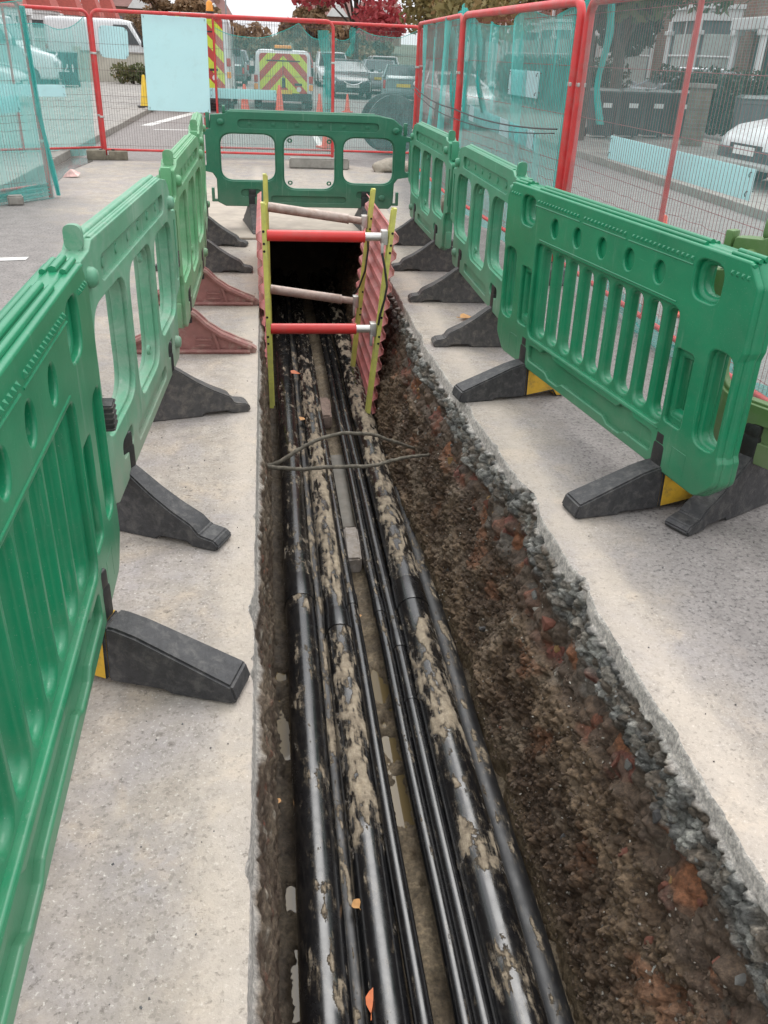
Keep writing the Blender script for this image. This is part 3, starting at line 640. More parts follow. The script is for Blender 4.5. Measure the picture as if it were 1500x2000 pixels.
def panel_three():
    outl = [(0.30, 1.0, .02), (1.68, 1.0, .05), (1.84, 0.965, .05), (1.93, 0.885, .02), (1.915, 0.80, .02), (2.06, 0.77, .03), (2.035, 0.36, .03), (1.90, 0.335, .03), (1.865, 0.28, .03), (1.86, 0.05, .02), (1.82, 0.0, .02),
            (0.25, 0.0, .02), (0.175, 0.045, .02), (0.175, 0.29, .03), (0.14, 0.355, .03), (0.05, 0.375, .02), (0.0, 0.79, .03), (0.13, 0.81, .02), (0.145, 0.955, .015), (0.255, 0.965, .02)]
    holes = [rrect(.225, .285, .725, .765, .12, 8), rrect(.81, .205, 1.285, .765, .12, 8), rrect(1.37, .275, 1.845, .755, .12, 8)]
    def grow(h, d):
        cx = sum(p[0] for p in h) / len(h); cy = sum(p[1] for p in h) / len(h); w = max(p[0] for p in h) - cx; hh = max(p[1] for p in h) - cy
        return [(cx + (x - cx) * (w + d) / w, cy + (y - cy) * (hh + d) / hh) for x, y in h]
    slots = [rrect(.055, .43, .09, .75, .012), rrect(1.965, .41, 2.0, .73, .012)]
    ms = [plate([rpoly(outl)] + holes + slots, 0.020, 0.006)]
    pills = [rrect(.39, .825, 1.70, .915, .044), rrect(.40, .11, .59, .19, .038), rrect(1.50, .11, 1.64, .19, .038), rrect(.68, .055, 1.40, .125, .034)]
    inner = [(x * 0.93 + 0.072 if False else x, y) for x, y in rpoly([(p[0] + (0.012 if p[0] < 1 else -0.012), min(max(p[1], .008), .992), p[2]) for p in outl])]
    for s_ in (-1, 1): ms.append(shift(plate([inner] + [grow(h, .012) for h in holes] + [grow(q, .004) for q in slots] + pills, 0.0115, 0.004), s_ * 0.0275))
    mb = MB()
    for s_ in (-1, 1):
        for i in range(6):           # raised studs and drain holes in the top recess
            mb.lathe([(0.022, 0.018), (0.020, 0.024), (0.010, 0.026)], 10, (.50 + i * .218, 0, .87), 'y') if s_ > 0 else mb.lathe([(0.010, -0.026), (0.020, -0.024), (0.022, -0.018)], 10, (.50 + i * .218, 0, .87), 'y')
        for (u, w) in ((.235, .885), (1.745, .125), (1.86, .845)):
            pr = [(0.035, 0.036), (0.034, 0.052), (0.026, 0.062), (0.010, 0.064)]
            mb.lathe(pr if s_ > 0 else [(r, -z) for r, z in reversed(pr)], 14, (u, 0, w), 'y')
    mb.tube([(.32, .0, 1.0), (1.0, 0, 1.0), (1.66, 0, 1.0)], 0.012, 8).tube([(.33, .026, .99), (1.66, .026, .99)], .009, 6).tube([(.33, -.026, .99), (1.66, -.026, .99)], .009, 6)
    mb.bbox((.118, 0, .895), (.035, .05, .16), .01); mb.bbox((1.955, 0, .86), (.035, .05, .13), .01)        # hook posts
    mb.bbox((.135, 0, .12), (.028, .045, .15), .008); mb.bbox((.16, 0, .06), (.05, .04, .03), .008)
    mb.bbox((1.90, 0, .11), (.028, .045, .15), .008); mb.bbox((1.88, 0, .05), (.05, .04, .03), .008)
    mb.bbox((.03, 0, 1.0 - .215), (.055, .07, .03), .01); mb.bbox((2.03, 0, .765), (.055, .07, .03), .01)
    mb.prism(rrect(-.026, .965, .026, 1.05, .025), .256, .28, lambda a, b_, t: (t, a, b_))
    for (u, w) in ((.865, .71), (1.235, .71), (.865, .265), (1.235, .265)):
        mb.tube([(u + .018 * math.cos(k * .7854), 0, w + .018 * math.sin(k * .7854)) for k in range(9)], .008, 6)
    me = mb.mesh(); fixn(me); ms.append(me)
    return join(ms)
def panel_slat():
    outl = [(.06, .985, .02), (0, .90, .04), (0, .655, .02), (.012, .62, .01), (.012, .225, .01), (0, .20, .015), (0, .10, .06), (.09, 0, .07), (1.91, 0, .07), (2.0, .10, .06), (2.0, .20, .015), (1.988, .225, .01), (1.988, .62, .01), (2.0, .655, .02), (2.0, .90, .04), (1.94, .985, .02)]
    ends = [rrect(.052, .235, .165, .615, .04), rrect(1.835, .235, 1.948, .615, .04)]
    hand = [rrect(.205, .80, .325, .915, .05), rrect(1.675, .80, 1.795, .915, .05)]
    win = [rrect(.275, .275, .345, .52, .012), rrect(1.655, .275, 1.725, .52, .012)]
    slots = [rrect(.400 + i * .1345, .220, .400 + i * .1345 + .088, .692 if i in (0, 1, 2, 6, 7, 8) else .684, .043) for i in range(9)]
    ms = [plate([rpoly(outl)] + ends + hand + win + slots, 0.027, 0.018, 3)]
    field = rpoly([(.385, .195, .05), (1.615, .195, .05), (1.615, .715, .05), (.385, .715, .05)])
    wide = lambda q, d: rrect(min(x for x, y in q) - d, min(y for x, y in q) - d, max(x for x, y in q) + d, max(y for x, y in q) + d, .055)
    groove = rpoly([(.42, .06, .02), (.62, .06, .02), (.66, .035, .02), (.76, .035, .02), (.80, .06, .02), (1.20, .06, .02), (1.24, .035, .02), (1.34, .035, .02), (1.38, .06, .02), (1.58, .06, .02), (1.58, .15, .03),
                    (1.44, .15, .02), (1.41, .175, .015), (1.33, .175, .015), (1.30, .15, .02), (.70, .15, .02), (.67, .175, .015), (.59, .175, .015), (.56, .15, .02), (.42, .15, .03)])
    ov = [ell(.56 + i * .22, .82, .038, .047) for i in range(5)]
    inner = rpoly([(p[0] + (.006 if p[0] < 1 else -.006), min(max(p[1], .006), .98), p[2]) for p in outl])
    tall = [rrect(.255, .235, .365, .56, .02), rrect(1.635, .235, 1.745, .56, .02)]
    for s_ in (-1, 1): ms.append(shift(plate([inner, field, groove] + ov + [wide(q, .012) for q in ends] + [wide(q, .02) for q in hand] + tall, 0.014, 0.008, 3), s_ * 0.034))
    mb = MB()
    for a, b_ in ((.05, .19), (.34, 1.66), (1.81, 1.95)):
        for yy, w, r in ((0, .990, .011), (.024, .984, .009), (-.024, .984, .009), (.040, .968, .008), (-.040, .968, .008)):
            mb.tube([(a, yy, w), (b_, yy, w)], r, 8)
    for s_ in (-1, 1):
        us = [.06 + i * .028 for i in range(4)] + [.37 + i * .0305 for i in range(14)] + [.83 + i * .0305 for i in range(12)] + [1.23 + i * .0305 for i in range(14)] + [1.85 + i * .028 for i in range(4)]
        for u in us: mb.add([(u - .009, s_ * .046, .912), (u + .009, s_ * .046, .912), (u + .009, s_ * .046, .934), (u - .009, s_ * .046, .934), (u, s_ * .057, .923)], [(0, 1, 4), (1, 2, 4), (2, 3, 4), (3, 0, 4)])
        for a, b_ in ((.36, .80), (.82, 1.18), (1.21, 1.66)): mb.tube([(a, s_ * .047, .90), (b_, s_ * .047, .90)], .004, 6)
        mb.tube([(.42, s_ * .047, .735), (1.58, s_ * .047, .735)], .004, 6)
        mb.tube([(.39, s_ * .040, .182), (1.61, s_ * .040, .182)], .010, 8)
        for u in (.23, 1.77):
            mb.tube([(u - .045, s_ * .046, .05), (u - .045, s_ * .046, .15), (u + .045, s_ * .046, .15), (u + .045, s_ * .046, .05)], .003, 5)
    mb.tube([(.03, 0, .22), (.03, 0, .63)], .024, 10).tube([(1.97, 0, .22), (1.97, 0, .63)], .024, 10)
    mb.tube([(.255, 0, .265), (.365, 0, .265)], .026, 10).tube([(1.635, 0, .265), (1.745, 0, .265)], .026, 10)
    me = mb.mesh(); fixn(me); ms.append(me)
    return join(ms)
def bevelled(mb, off=0.006, seg=2):
    me = mb.mesh(); bm = bmesh.new(); bm.from_mesh(me); bmesh.ops.recalc_face_normals(bm, faces=bm.faces)
    bmesh.ops.bevel(bm, geom=bm.edges[:], offset=off, segments=seg, affect='EDGES', clamp_overlap=True); bm.to_mesh(me); bm.free(); return me
def foot_flare(L=0.39):
    up = [(-L, .0), (-L - .01, .022), (-L + .01, .042), (-L + .07, .052), (-.30, .085), (-.22, .125), (-.14, .175), (-.06, .235), (-.035, .25)]
    poly = up + [(-x, z) for x, z in reversed(up)] + [(.30, 0), (.285, .016), (.17, .016), (.155, 0), (-.155, 0), (-.17, .016), (-.285, .016), (-.30, 0)]
    hw = lambda z: .058 - .085 * z
    mb = MB().loft([[(-hw(b), a, b) for a, b in poly], [(hw(b), a, b) for a, b in poly]]); return bevelled(mb, .006)
def foot_ribbed(L=0.40):
    up = [(-L, .0), (-L - .01, .025), (-L + .02, .045), (-.30, .075), (-.20, .12), (-.12, .175), (-.06, .235), (-.035, .25)]
    poly = up + [(-x, z) for x, z in reversed(up)]
    mb = MB().loft([[(-.028, a, b) for a, b in poly], [(.028, a, b) for a, b in poly]])
    for s_ in (-1, 1):
        for t_ in (-1, 1):
            mb.tube([(s_ * .036, t_ * a, b - .008) for a, b in up[2:]], .016, 6)
        mb.tube([(s_ * .038, -L + .03, .014), (s_ * .038, L - .03, .014)], .015, 6)
        for yy in (-.19, .19): mb.tube([(s_ * .036, yy, .015), (s_ * .036, yy * .8, .15)], .010, 6)
        for yy in (-.10, .10):
            for zz in (.05, .085): mb.box((s_ * .031, yy, zz), (.016, .09, .012))
    me = mb.mesh(); fixn(me); return me
def foot_wedge(tips=-1):
    """chunky block foot: black wedge towards `tips`*y, yellow heel on the other side"""
    k = tips
    mb = MB(); hw = lambda a, b: .062 - .10 * max(0, b - .05)
    pol = [(.035, 0.012), (.035, .19), (.06, .19), (.125, .172), (.40, .062), (.415, .012), (.40, .0), (.22, .0), (.205, .012)]
    mb.loft([[(-hw(a, b), k * a, b) for a, b in pol], [(hw(a, b), k * a, b) for a, b in pol]])
    mb.m = 1
    pol = [(.0325, .012), (.0325, .187), (-.07, .187), (-.115, .085), (-.19, .055), (-.20, .0), (-.15, .0), (-.125, .035)]
    mb.loft([[(-hw(a, b) * .97, k * a, b) for a, b in pol], [(hw(a, b) * .97, k * a, b) for a, b in pol]])
    return bevelled(mb, .007)
PAN3, PANS = panel_three(), panel_slat()
PAN3.name, PANS.name = 'three_hole_panel', 'slatted_panel'
FEET = {'flare': (foot_flare(), [MRUB2]), 'flare_black': (foot_flare(.40), [MRUB]), 'ribbed': (foot_ribbed(), [MMAR]), 'wedge-': (foot_wedge(-1), [MRUB, MYEL]), 'wedge+': (foot_wedge(1), [MRUB, MYEL])}
for k_, (me_, mm_) in FEET.items():
    for q in mm_: me_.materials.append(q)
    me_.polygons.foreach_set('use_smooth', [True] * len(me_.polygons)); me_.set_sharp_from_angle(angle=math.radians(35))
PEG = MB().bbox((0, 0, 0.05), (.076, .090, .15), .012).bbox((0, 0, .145), (.068, .087, .06), .012).mesh('peg')
PEG.polygons.foreach_set('use_smooth', [True] * len(PEG.polygons)); PEG.set_sharp_from_angle(angle=math.radians(35))
def barrier(label, p0, p1, kind, mat, feet, z0=0.12, tilt=0.0, hs=1.0, group='green plastic barriers round the trench', fpos=None, fang=(0, 0), foff=0.0):
    p0, p1 = Vector(p0), Vector(p1); d = p1 - p0; rz = math.atan2(d.y, d.x)
    e = empty('trench_barrier', (p0.x, p0.y, 0), rz, label, 'barrier', group)
    base = PAN3 if kind == 'three' else PANS
    me = base.copy(); L = d.length / (2.06 if kind == 'three' else 2.0)
    o = obj('panel', me, mat, e, True, loc=(0, 0, z0), rot=(tilt, 0, 0), angle=50); o.scale = (L, 1, hs)
    fp = fpos or ((.50, 1.58) if kind == 'three' else (.36, 1.64))
    for i, (u, ft) in enumerate(zip(fp, feet)):
        if ft is None: continue
        fo = bpy.data.objects.new('foot', FEET[ft][0]); COL.objects.link(fo); fo.parent = e; fo.location = (u * L, foff, 0.001); fo.rotation_euler = (0, 0, fang[i])
        if not PEG.materials: PEG.materials.append(MPEG)
        if kind == 'slat' or True:
            pg = bpy.data.objects.new('peg', PEG); COL.objects.link(pg); pg.parent = fo; pg.location = (0, -foff, z0 - .01)
            pg.scale = (1, 1.18 if kind == 'slat' else 0.95, 1)
    return e
G_A = green('emerald_plastic', (0.008, 0.205, 0.092), 0.08, 0.33)
G_B = green('chalky_green_plastic', (0.10, 0.30, 0.18), 0.55, 0.5, (0.40, 0.43, 0.37))
G_C = green('light_green_plastic', (0.10, 0.31, 0.14), 0.42, 0.48, (0.40, 0.44, 0.36))
G_R = green('mid_green_plastic', (0.04, 0.245, 0.13), 0.25, 0.45)
G_F = green('deep_green_plastic', (0.022, 0.155, 0.085), 0.10, 0.42)
G_O = green('olive_green_plastic', (0.095, 0.185, 0.055), 0.22, 0.5)
barrier('emerald slatted plastic barrier nearest the camera on the left', (-.485, .36), (-.53, 2.36), 'slat', G_A, (None, 'wedge-'), 0.17, hs=.945, fang=(0, -.34), foff=-.028)
barrier('chalky green three-hole barrier, second in the left row behind the emerald slatted one', (-.575, 2.36), (-.485, 4.42), 'three', G_B, ('flare_black', 'flare'), 0.215, hs=.875, fang=(-.40, .30))
barrier('light green three-hole barrier on maroon feet in the left row', (-.495, 4.45), (-.485, 6.5), 'three', G_C, ('ribbed', 'ribbed'), 0.215, hs=.875)
barrier('light green three-hole barrier, farthest of the left row', (-.50, 6.55), (-.60, 8.6), 'three', G_C, ('flare', 'flare'), 0.215, hs=.875, fang=(-.1, -.25))
barrier('deep green three-hole barrier across the far end of the trench', (-.66, 8.9), (1.47, 8.9), 'three', G_F, ('flare', 'flare'), 0.22, hs=.86, fang=(.15, .1))
barrier('emerald slatted plastic barrier nearest the camera on the right', (1.635, 2.56), (1.315, 4.55), 'slat', G_A, ('wedge+', 'wedge+'), 0.165, hs=.905, tilt=-0.02)
barrier('mid green three-hole barrier behind the slatted one in the right row', (1.40, 4.58), (1.425, 6.62), 'three', G_R, ('flare', 'flare'), 0.215, hs=.85)
barrier('mid green three-hole barrier, farthest of the right row', (1.425, 6.66), (1.415, 8.70), 'three', G_R, ('flare', 'flare'), 0.215, hs=.85)
barrier('olive green barrier cut off by the right edge, behind the slatted right barrier', (1.71, 3.24), (2.68, 1.42), 'three', G_O, ('flare_black', 'flare_black'), 0.215, hs=.87, fpos=(.42, 1.58))
# black webbing tie clamps where slatted panels meet their neighbours
for (x, y, z, rz, lab) in ((-.505, 2.43, .62, 0.05, 'black ribbed clamp joining the first two barriers of the left row'), (1.385, 4.70, .50, 0.2, 'black ribbed clamp joining the first two barriers of the right row'), (-.49, 4.48, .64, 0, 'small black clamp between the second and third left barriers')):
    e = empty('barrier_clamp', (x, y, z), rz, lab, 'clamp', 'black barrier clamps')
    MB().bbox((0, 0, 0), (.07, .07, .085), .008).build('clamp_body', MPEG, e, True)
    for k in range(5): MB().box((0, 0, -.034 + k * .017), (.074, .074, .005)).build('clamp_rib', MRUB2, e)
tag(MB().tube([(1.50, 4.42, .235), (1.40, 4.30, .245), (1.36, 4.22, .30), (1.37, 4.16, .31), (1.39, 4.17, .27)], .003, 6).build('cable_tie', MPEG), 'thin black cable tie looped through the lower slats of the right slatted barrier', 'cable tie')

# ------------------------------------------------------------------ trench shoring
MSHEET = plain('dusty_red_steel', (0.52, 0.165, 0.155), 0.6, 0, 0.22, 5, 0.3, 60, (0.48, 0.29, 0.26), 0.6)
MWAL = plain('yellow_green_rail', (0.62, 0.61, 0.14), 0.5, 0, 0.15, 8, 0.2, 70, (0.36, 0.33, 0.16), 0.6)
MSTRUT = plain('red_strut_paint', (0.62, 0.035, 0.03), 0.38, 0, 0.12, 8, 0.1, 60, (0.45, 0.10, 0.08), 0.4)
MALU = plain('aluminium', (0.62, 0.60, 0.57), 0.38, 0.75, 0.15, 10, 0.1, 60, (0.36, 0.30, 0.25), 0.5)
MRUSTY = plain('weathered_steel_tube', (0.46, 0.38, 0.33), 0.55, 0.25, 0.2, 12, 0.3, 70, (0.26, 0.15, 0.10), 0.75)
MHOLE = plain('dark_socket', (0.012, 0.011, 0.010), 0.8)
def sheet(label, top, bot, y0, y1, z0, z1, sgn):
    """corrugated steel sheet with its ribs along the trench; top/bot = x at z1/z0"""
    e = empty('trench_sheet', ((top + bot) / 2, (y0 + y1) / 2, 0), 0, label, 'trench sheet', 'red trench sheets')
    ox, oy = e.location.x, e.location.y
    pitch = 0.115; n_ = int((z1 - z0) / pitch); prof = []
    for i in range(n_):
        zb = z0 + i * pitch
        for q, a in ((0, 0), (.30, 0), (.5, 1), (.80, 1)): prof.append((zb + q * pitch, a * 0.030))
    prof.append((z0 + n_ * pitch, 0))
    f = lambda z: bot + (top - bot) * (z - z0) / (z1 - z0)
    th = 0.006; pol = [(sgn * a, z) for z, a in prof]
    rings = []
    for y in np.linspace(y0, y1, 3):
        rings.append([(f(z) + a - ox, y - oy, z) for a, z in pol] + [(f(z) + a + sgn * th - ox, y - oy, z) for a, z in reversed(pol)])
    MB().loft(rings).build('corrugated_sheet', MSHEET, e)
    return e
sheet('red corrugated trench sheet against the right trench wall', .872, .736, 5.935, 7.75, -.86, .60, 1)
sheet('red corrugated trench sheet against the left trench wall', -.046, -.026, 5.935, 7.75, -.86, .60, -1)
def shore(label, Y, L, Rr, struts, red):
    """two uprights + two struts. L, Rr = ((xtop, ztop), (xbot, zbot))"""
    e = empty('trench_shore', (L[1][0] + .4, Y, -.8), 0, label, 'shoring frame', 'vertical shores in the trench')
    o = e.location
    loc = lambda p: (p[0] - o[0], p[1] - o[1], p[2] - o[2])
    for side, (t, b_) in ((1, L), (-1, Rr)):
        mb = MB(); w = .032
        # channel section: web towards the sheet, two lips towards the trench
        sec = [(-side * .012, -w), (side * .018, -w), (side * .018, -w + .012), (side * .004, -w + .016), (side * .004, w - .016), (side * .018, w - .012), (side * .018, w), (-side * .012, w)]
        sec2 = [(side * .005, -.010), (side * .026, -.007), (side * .026, .007), (side * .005, .010)]
        mb.loft([[loc((b_[0] + a, Y + c_, b_[1])) for a, c_ in sec], [loc((t[0] + a, Y + c_, t[1])) for a, c_ in sec]])
        mb.loft([[loc((b_[0] + a, Y + c_, b_[1] + .01)) for a, c_ in sec2], [loc((t[0] + a, Y + c_, t[1] - .01)) for a, c_ in sec2]])
        rail = mb.build('rail', MWAL, e)
        for zc in (struts[0][1] + .03, struts[0][1] - .05, struts[0][1] - .10, struts[1][1] + .09, struts[1][1] - .05, struts[1][1] - .10):
            q = (zc - b_[1]) / (t[1] - b_[1]); xx = b_[0] + (t[0] - b_[0]) * q
            hole_ = MB().lathe([(.0085, 0), (.0085, .004)], 10, loc((xx - side * .002, Y - w - .0035, zc)), 'y').build('bolt_hole', MHOLE, rail)
    for (zl, zr) in struts:
        xl = L[1][0] + (L[0][0] - L[1][0]) * (zl - L[1][1]) / (L[0][1] - L[1][1]) + .02
        xr = Rr[1][0] + (Rr[0][0] - Rr[1][0]) * (zr - Rr[1][1]) / (Rr[0][1] - Rr[1][1]) - .02
        a, b_ = Vector(loc((xl, Y, zl))), Vector(loc((xr, Y, zr))); q = a.lerp(b_, .80)
        st = MB().tube([a, q], .037, 20).build('strut', MSTRUT if red else MRUSTY, e, True)
        MB().tube([q, a.lerp(b_, .97)], .028, 18).build('ram', MALU if red else MRUSTY, st, True)
        MB().bbox(tuple(a.lerp(b_, .965)), (.045, .075, .095), .006).bbox(tuple(a.lerp(b_, .955) + Vector((-.005, -.03, -.075))), (.02, .02, .08), .004).build('end_block', MALU, st, True)
        MB().tube([q + Vector((-.004, 0, 0)), q + Vector((.004, 0, 0))], .040, 20).build('collar', MSTRUT if red else MRUSTY, st, True)
    return e
shore('yellow shoring frame with two red struts, nearest in the trench', 5.9, ((-.03, .71), (-.008, -.73)), ((.855, .69), (.715, -.81)), ((.50, .50), (-.14, -.14)), True)
shore('yellow shoring frame with two weathered steel struts behind the red one', 6.95, ((-.015, .76), (-.01, -.73)), ((.835, .67), (.70, -.81)), ((.52, .42), (-.12, -.22)), False)
tag(MB().tube([(.775, 5.86, .40), (.795, 5.84, .30), (.815, 5.84, .18), (.80, 5.84, .08), (.775, 5.85, -.02), (.765, 5.86, -.10)], .008, 8).build('hydraulic_hose', MPEG, None, True), 'black hydraulic hose between the struts on the right yellow rail', 'hose')
tag(MB().tube([(.79, 6.9, .34), (.795, 6.88, .22), (.775, 6.88, .05), (.73, 6.88, -.08), (.69, 6.9, -.14)], .008, 8).build('hydraulic_hose', MPEG, None, True), 'black hydraulic hose on the rear shoring frame', 'hose')
# plate that bridges the trench beyond the shoring
MPLATE = plain('dusty_plate', (0.42, 0.355, 0.29), 0.8, 0, 0.18, 4, 0.4, 50, (0.30, 0.25, 0.21), 0.6)
tag(MB().bbox((.30, 10.0, .011), (2.15, 3.3, .020), .006).build('road_plate', MPLATE, None), 'dusty tan road plate covering the trench in front of the far barrier', 'road plate')
tag(MB().bbox((.45, 10.75, -.5), (1.35, .05, 1.0), .002).build('trench_end', plain('end_soil', (0.06, 0.045, 0.03), 0.9, 0, .3, 8, .6, 30), None), kind='structure')
# ------------------------------------------------------------------ red mesh fence panels, nets and boards
MFRED = plain('fence_red', (0.60, 0.045, 0.045), 0.42, 0, 0.15, 9, 0.1, 60, (0.40, 0.16, 0.13), 0.5)
MWIRE = plain('fence_wire', (0.13, 0.085, 0.085), 0.5, 0.4, 0.2, 10)
MWIRER = plain('fence_wire_red', (0.30, 0.06, 0.06), 0.5, 0.2, 0.2, 10)
def net_mat(name, a, col):
    m, n, l, b = newmat(name); nt = m.node_tree; v = coords(nt)
    n.remove(b); o = n['Material Output']
    tr = N(nt, 'ShaderNodeBsdfTransparent'); di = N(nt, 'ShaderNodeBsdfDiffuse'); tl = N(nt, 'ShaderNodeBsdfTranslucent')
    c = mixc(nt, noise(nt, 3, 4, 0.6, v), tuple(x * 0.8 for x in col), tuple(min(1, x * 1.2) for x in col)); l.new(c, di.inputs[0]); l.new(c, tl.inputs[0])
    m1 = N(nt, 'ShaderNodeMixShader', inp={0: 0.5}); l.new(di.outputs[0], m1.inputs[1]); l.new(tl.outputs[0], m1.inputs[2])
    wv = N(nt, 'ShaderNodeMapping', inp={'Scale': (30, 30, 3)}); l.new(v, wv.inputs[0])
    f = mth(nt, 'MULTIPLY', ramp(nt, noise(nt, 1.0, 4, 0.6, wv.outputs[0]), [(0.3, 0.8), (0.7, 1.25)]), a, clamp=True)
    m2 = N(nt, 'ShaderNodeMixShader'); l.new(f, m2.inputs[0]); l.new(tr.outputs[0], m2.inputs[1]); l.new(m1.outputs[0], m2.inputs[2])
    l.new(m2.outputs[0], o.inputs['Surface']); return m
MNET = net_mat('teal_debris_net', 0.44, (0.21, 0.61, 0.57)); MNETD = net_mat('bunched_debris_net', 0.55, (0.10, 0.55, 0.50)); MNETB = net_mat('dense_debris_net', 0.52, (0.15, 0.60, 0.55)); MNETF = net_mat('far_debris_net', 0.26, (0.30, 0.64, 0.60)); MNETL = net_mat('thin_debris_net', 0.18, (0.34, 0.62, 0.60))
m, n, l, b = newmat('corrugated_plastic_board'); nt = m.node_tree; v = coords(nt)
bc_ = mixc(nt, noise(nt, 2.2, 5, 0.6, v), (0.62, 0.84, 0.86), (0.74, 0.93, 0.94)); bc_ = mixc(nt, mth(nt, 'MULTIPLY', ramp(nt, noise(nt, 6, 7, 0.75, v, 0.6), [(0.52, 0.0), (0.75, 1.0)]), 0.35), bc_, (0.48, 0.56, 0.54)); l.new(bc_, b.inputs['Base Color']); b.inputs['Roughness'].default_value = 0.45
b.inputs['Transmission Weight'].default_value = 0.0; MBOARD = m
o_ = n['Material Output']; tl_ = N(nt, 'ShaderNodeBsdfTranslucent', inp={0: (0.70, 0.92, 0.93, 1)}); mx_ = N(nt, 'ShaderNodeMixShader', inp={0: 0.45})
l.new(b.outputs[0], mx_.inputs[1]); l.new(tl_.outputs[0], mx_.inputs[2]); l.new(mx_.outputs[0], o_.inputs['Surface'])
MCLIP = plain('galvanised_clip', (0.55, 0.53, 0.50), 0.4, 0.7, 0.15, 20)
def frame_matrix(p, u, up):
    u = Vector(u).normalized(); up = Vector(up).normalized(); n_ = up.cross(u).normalized(); up = u.cross(n_).normalized()
    M_ = Matrix((u, n_, up)).transposed().to_4x4(); M_.translation = Vector(p); return M_
def fence(label, p, q, mids, up=(0, 0, 1), L=None, h=2.0, wm=None, net=None, netmat=None, bunch=(), wires=6, pr=.025):
    p = Vector((*p, 0.0)); q = Vector((*q, 0.0)); L = L or (q - p).length
    e = empty('mesh_fence', (0, 0, 0), 0, label, 'fence panel', 'red mesh fence panels round the site')
    e.matrix_world = frame_matrix(p, q - p, up)
    r = pr; c = .11
    arc = lambda x0, s_: [(x0 + s_ * c * (1 - math.cos(a)), 0, h - c + c * math.sin(a)) for a in (k * math.pi / 12 for k in range(7))]
    pts = [(0, 0, 0.0)] + arc(0, 1) + list(reversed(arc(L, -1))) + [(L, 0, 0.0)]
    MB().tube(pts, r, 10).build('frame', MFRED, e, True)
    MB().tube([(0, 0, .14), (L, 0, .14)], .018, 10).build('bottom_rail', MFRED, e, True)
    for u in mids: MB().tube([(u, .005, .14), (u, .005, h - .01)], .017, 10).build('mid_post', MFRED, e, True)
    mb = MB(); zt = h - .03
    n_ = int(L / .038)
    for i in range(1, n_): x = i * L / n_; mb.tube([(x, .022, .15), (x, .022, zt)], .0016, 4, False)
    for k in range(wires):
        z = .20 + k * (zt - .25) / (wires - 1); mb.tube([(.02, .026, z), (L - .02, .026, z)], .0019, 4, False)
    for z in (.72, .80):
        pp = [(.02 + (L - .04) * k / 40, .030 + .004 * (k % 2), z + .006 * math.sin(k * 2.1)) for k in range(41)]; mb.tube(pp, .0016, 4, False)
    tag(mb.build('wire_mesh', wm or MWIRE, e), kind='stuff')
    for z in (1.45, .6):
        for u in (0, L): MB().bbox((u, 0, z), (.055, .065, .03), .006).build('clip', MCLIP, e)
    if net:
        a, b_, top, bot, amp, ph = net
        nu, nv = 90, 40; U, V = np.meshgrid(np.linspace(a, b_, nu), np.linspace(0, 1, nv), indexing='ij')
        tz = np.interp(U, [t[0] for t in top], [t[1] for t in top])
        # sag between ties: smooth the scallops
        ts = sorted(t[0] for t in top if t[1] > h - .12)
        Z = bot + (tz - bot) * V
        D = np.sign(amp) * .045 + amp * (np.sin(U * 7 + ph + 1.5 * perlin(U * 2, V * 1.3, ph)) * .5 + .8 * perlin(U * 3.1, V * 1.2, ph + 3) + .25 * perlin(U * 11, V * 3, ph))
        X_ = U + .05 * perlin(U * 2, V * 2, ph + 9)
        P = np.stack([X_, D, Z + .03 * perlin(U * 2.3, V * 2, ph + 5) * (V > .02)], -1)
        no = obj('net', grid_mesh('net', P), netmat or MNET, e, True, angle=180)
        hem = MB().tube([tuple(P[i, -1] + np.array([0, .003, 0])) for i in range(0, nu, 2)], .006, 6).build('net_hem', MNETD, no, True)
        for (u0, z0_, u1, z1_, w) in bunch:
            pp = []; K = 16
            for k in range(K + 1):
                t = k / K; pp.append((u0 + (u1 - u0) * t + .03 * math.sin(t * 5 + u0 * 7), .05 + .02 * math.sin(t * 7), z0_ + (z1_ - z0_) * t))
            A_ = Vector((u1 - u0, 0, z1_ - z0_)).normalized(); S_ = Vector((A_.z, 0, -A_.x)); F_ = 13
            PF = np.zeros((K + 1, F_, 3))
            for k in range(K + 1):
                wk = w * (1.3 + 1.2 * abs(math.sin(1 + k * .31 + u0)))
                for j in range(F_):
                    q_ = j / (F_ - 1) - .5; off = S_ * (2 * wk * q_); PF[k, j] = (pp[k][0] + off.x, pp[k][1] + .022 * math.sin(j * 1.9 + k * .25) + .01 * math.sin(j * 4.1), pp[k][2] + off.z)
            obj('net_fold', grid_mesh('net_fold', PF), MNETD, no, True, angle=180)
    return e
def scal(a, b_, hi, lo, ties):
    """net top edge hanging in shallow curves between tie points"""
    out = []
    for i in range(len(ties) - 1):
        u0, z0_ = ties[i]; u1, z1_ = ties[i + 1]
        for k in range(13):
            t = k / 12; out.append((u0 + (u1 - u0) * t, z0_ + (z1_ - z0_) * t - lo * 4 * t * (1 - t)))
    return out
fence('red mesh fence panel behind the far barrier, with the tall pale board', (-2.46, 14.55), (1.06, 14.55), (1.74,), L=3.52, net=(1.76, 3.52, scal(0, 0, 0, .16, [(1.76, 1.84), (3.0, 1.95), (3.52, 1.86)]), .06, .02, 0.4), netmat=MNETF, bunch=((3.40, 1.88, 3.44, .75, .035),))
fence('red mesh fence panel overlapping behind, right of the far barrier', (-.95, 15.3), (2.56, 15.3), (), L=3.5, net=(2.0, 3.45, scal(0, 0, 0, .12, [(2.0, 1.84), (2.45, 1.97), (3.42, 1.93)]), .1, .02, 2.4), netmat=MNETF, bunch=((2.42, 1.95, 2.30, 1.55, .022),))
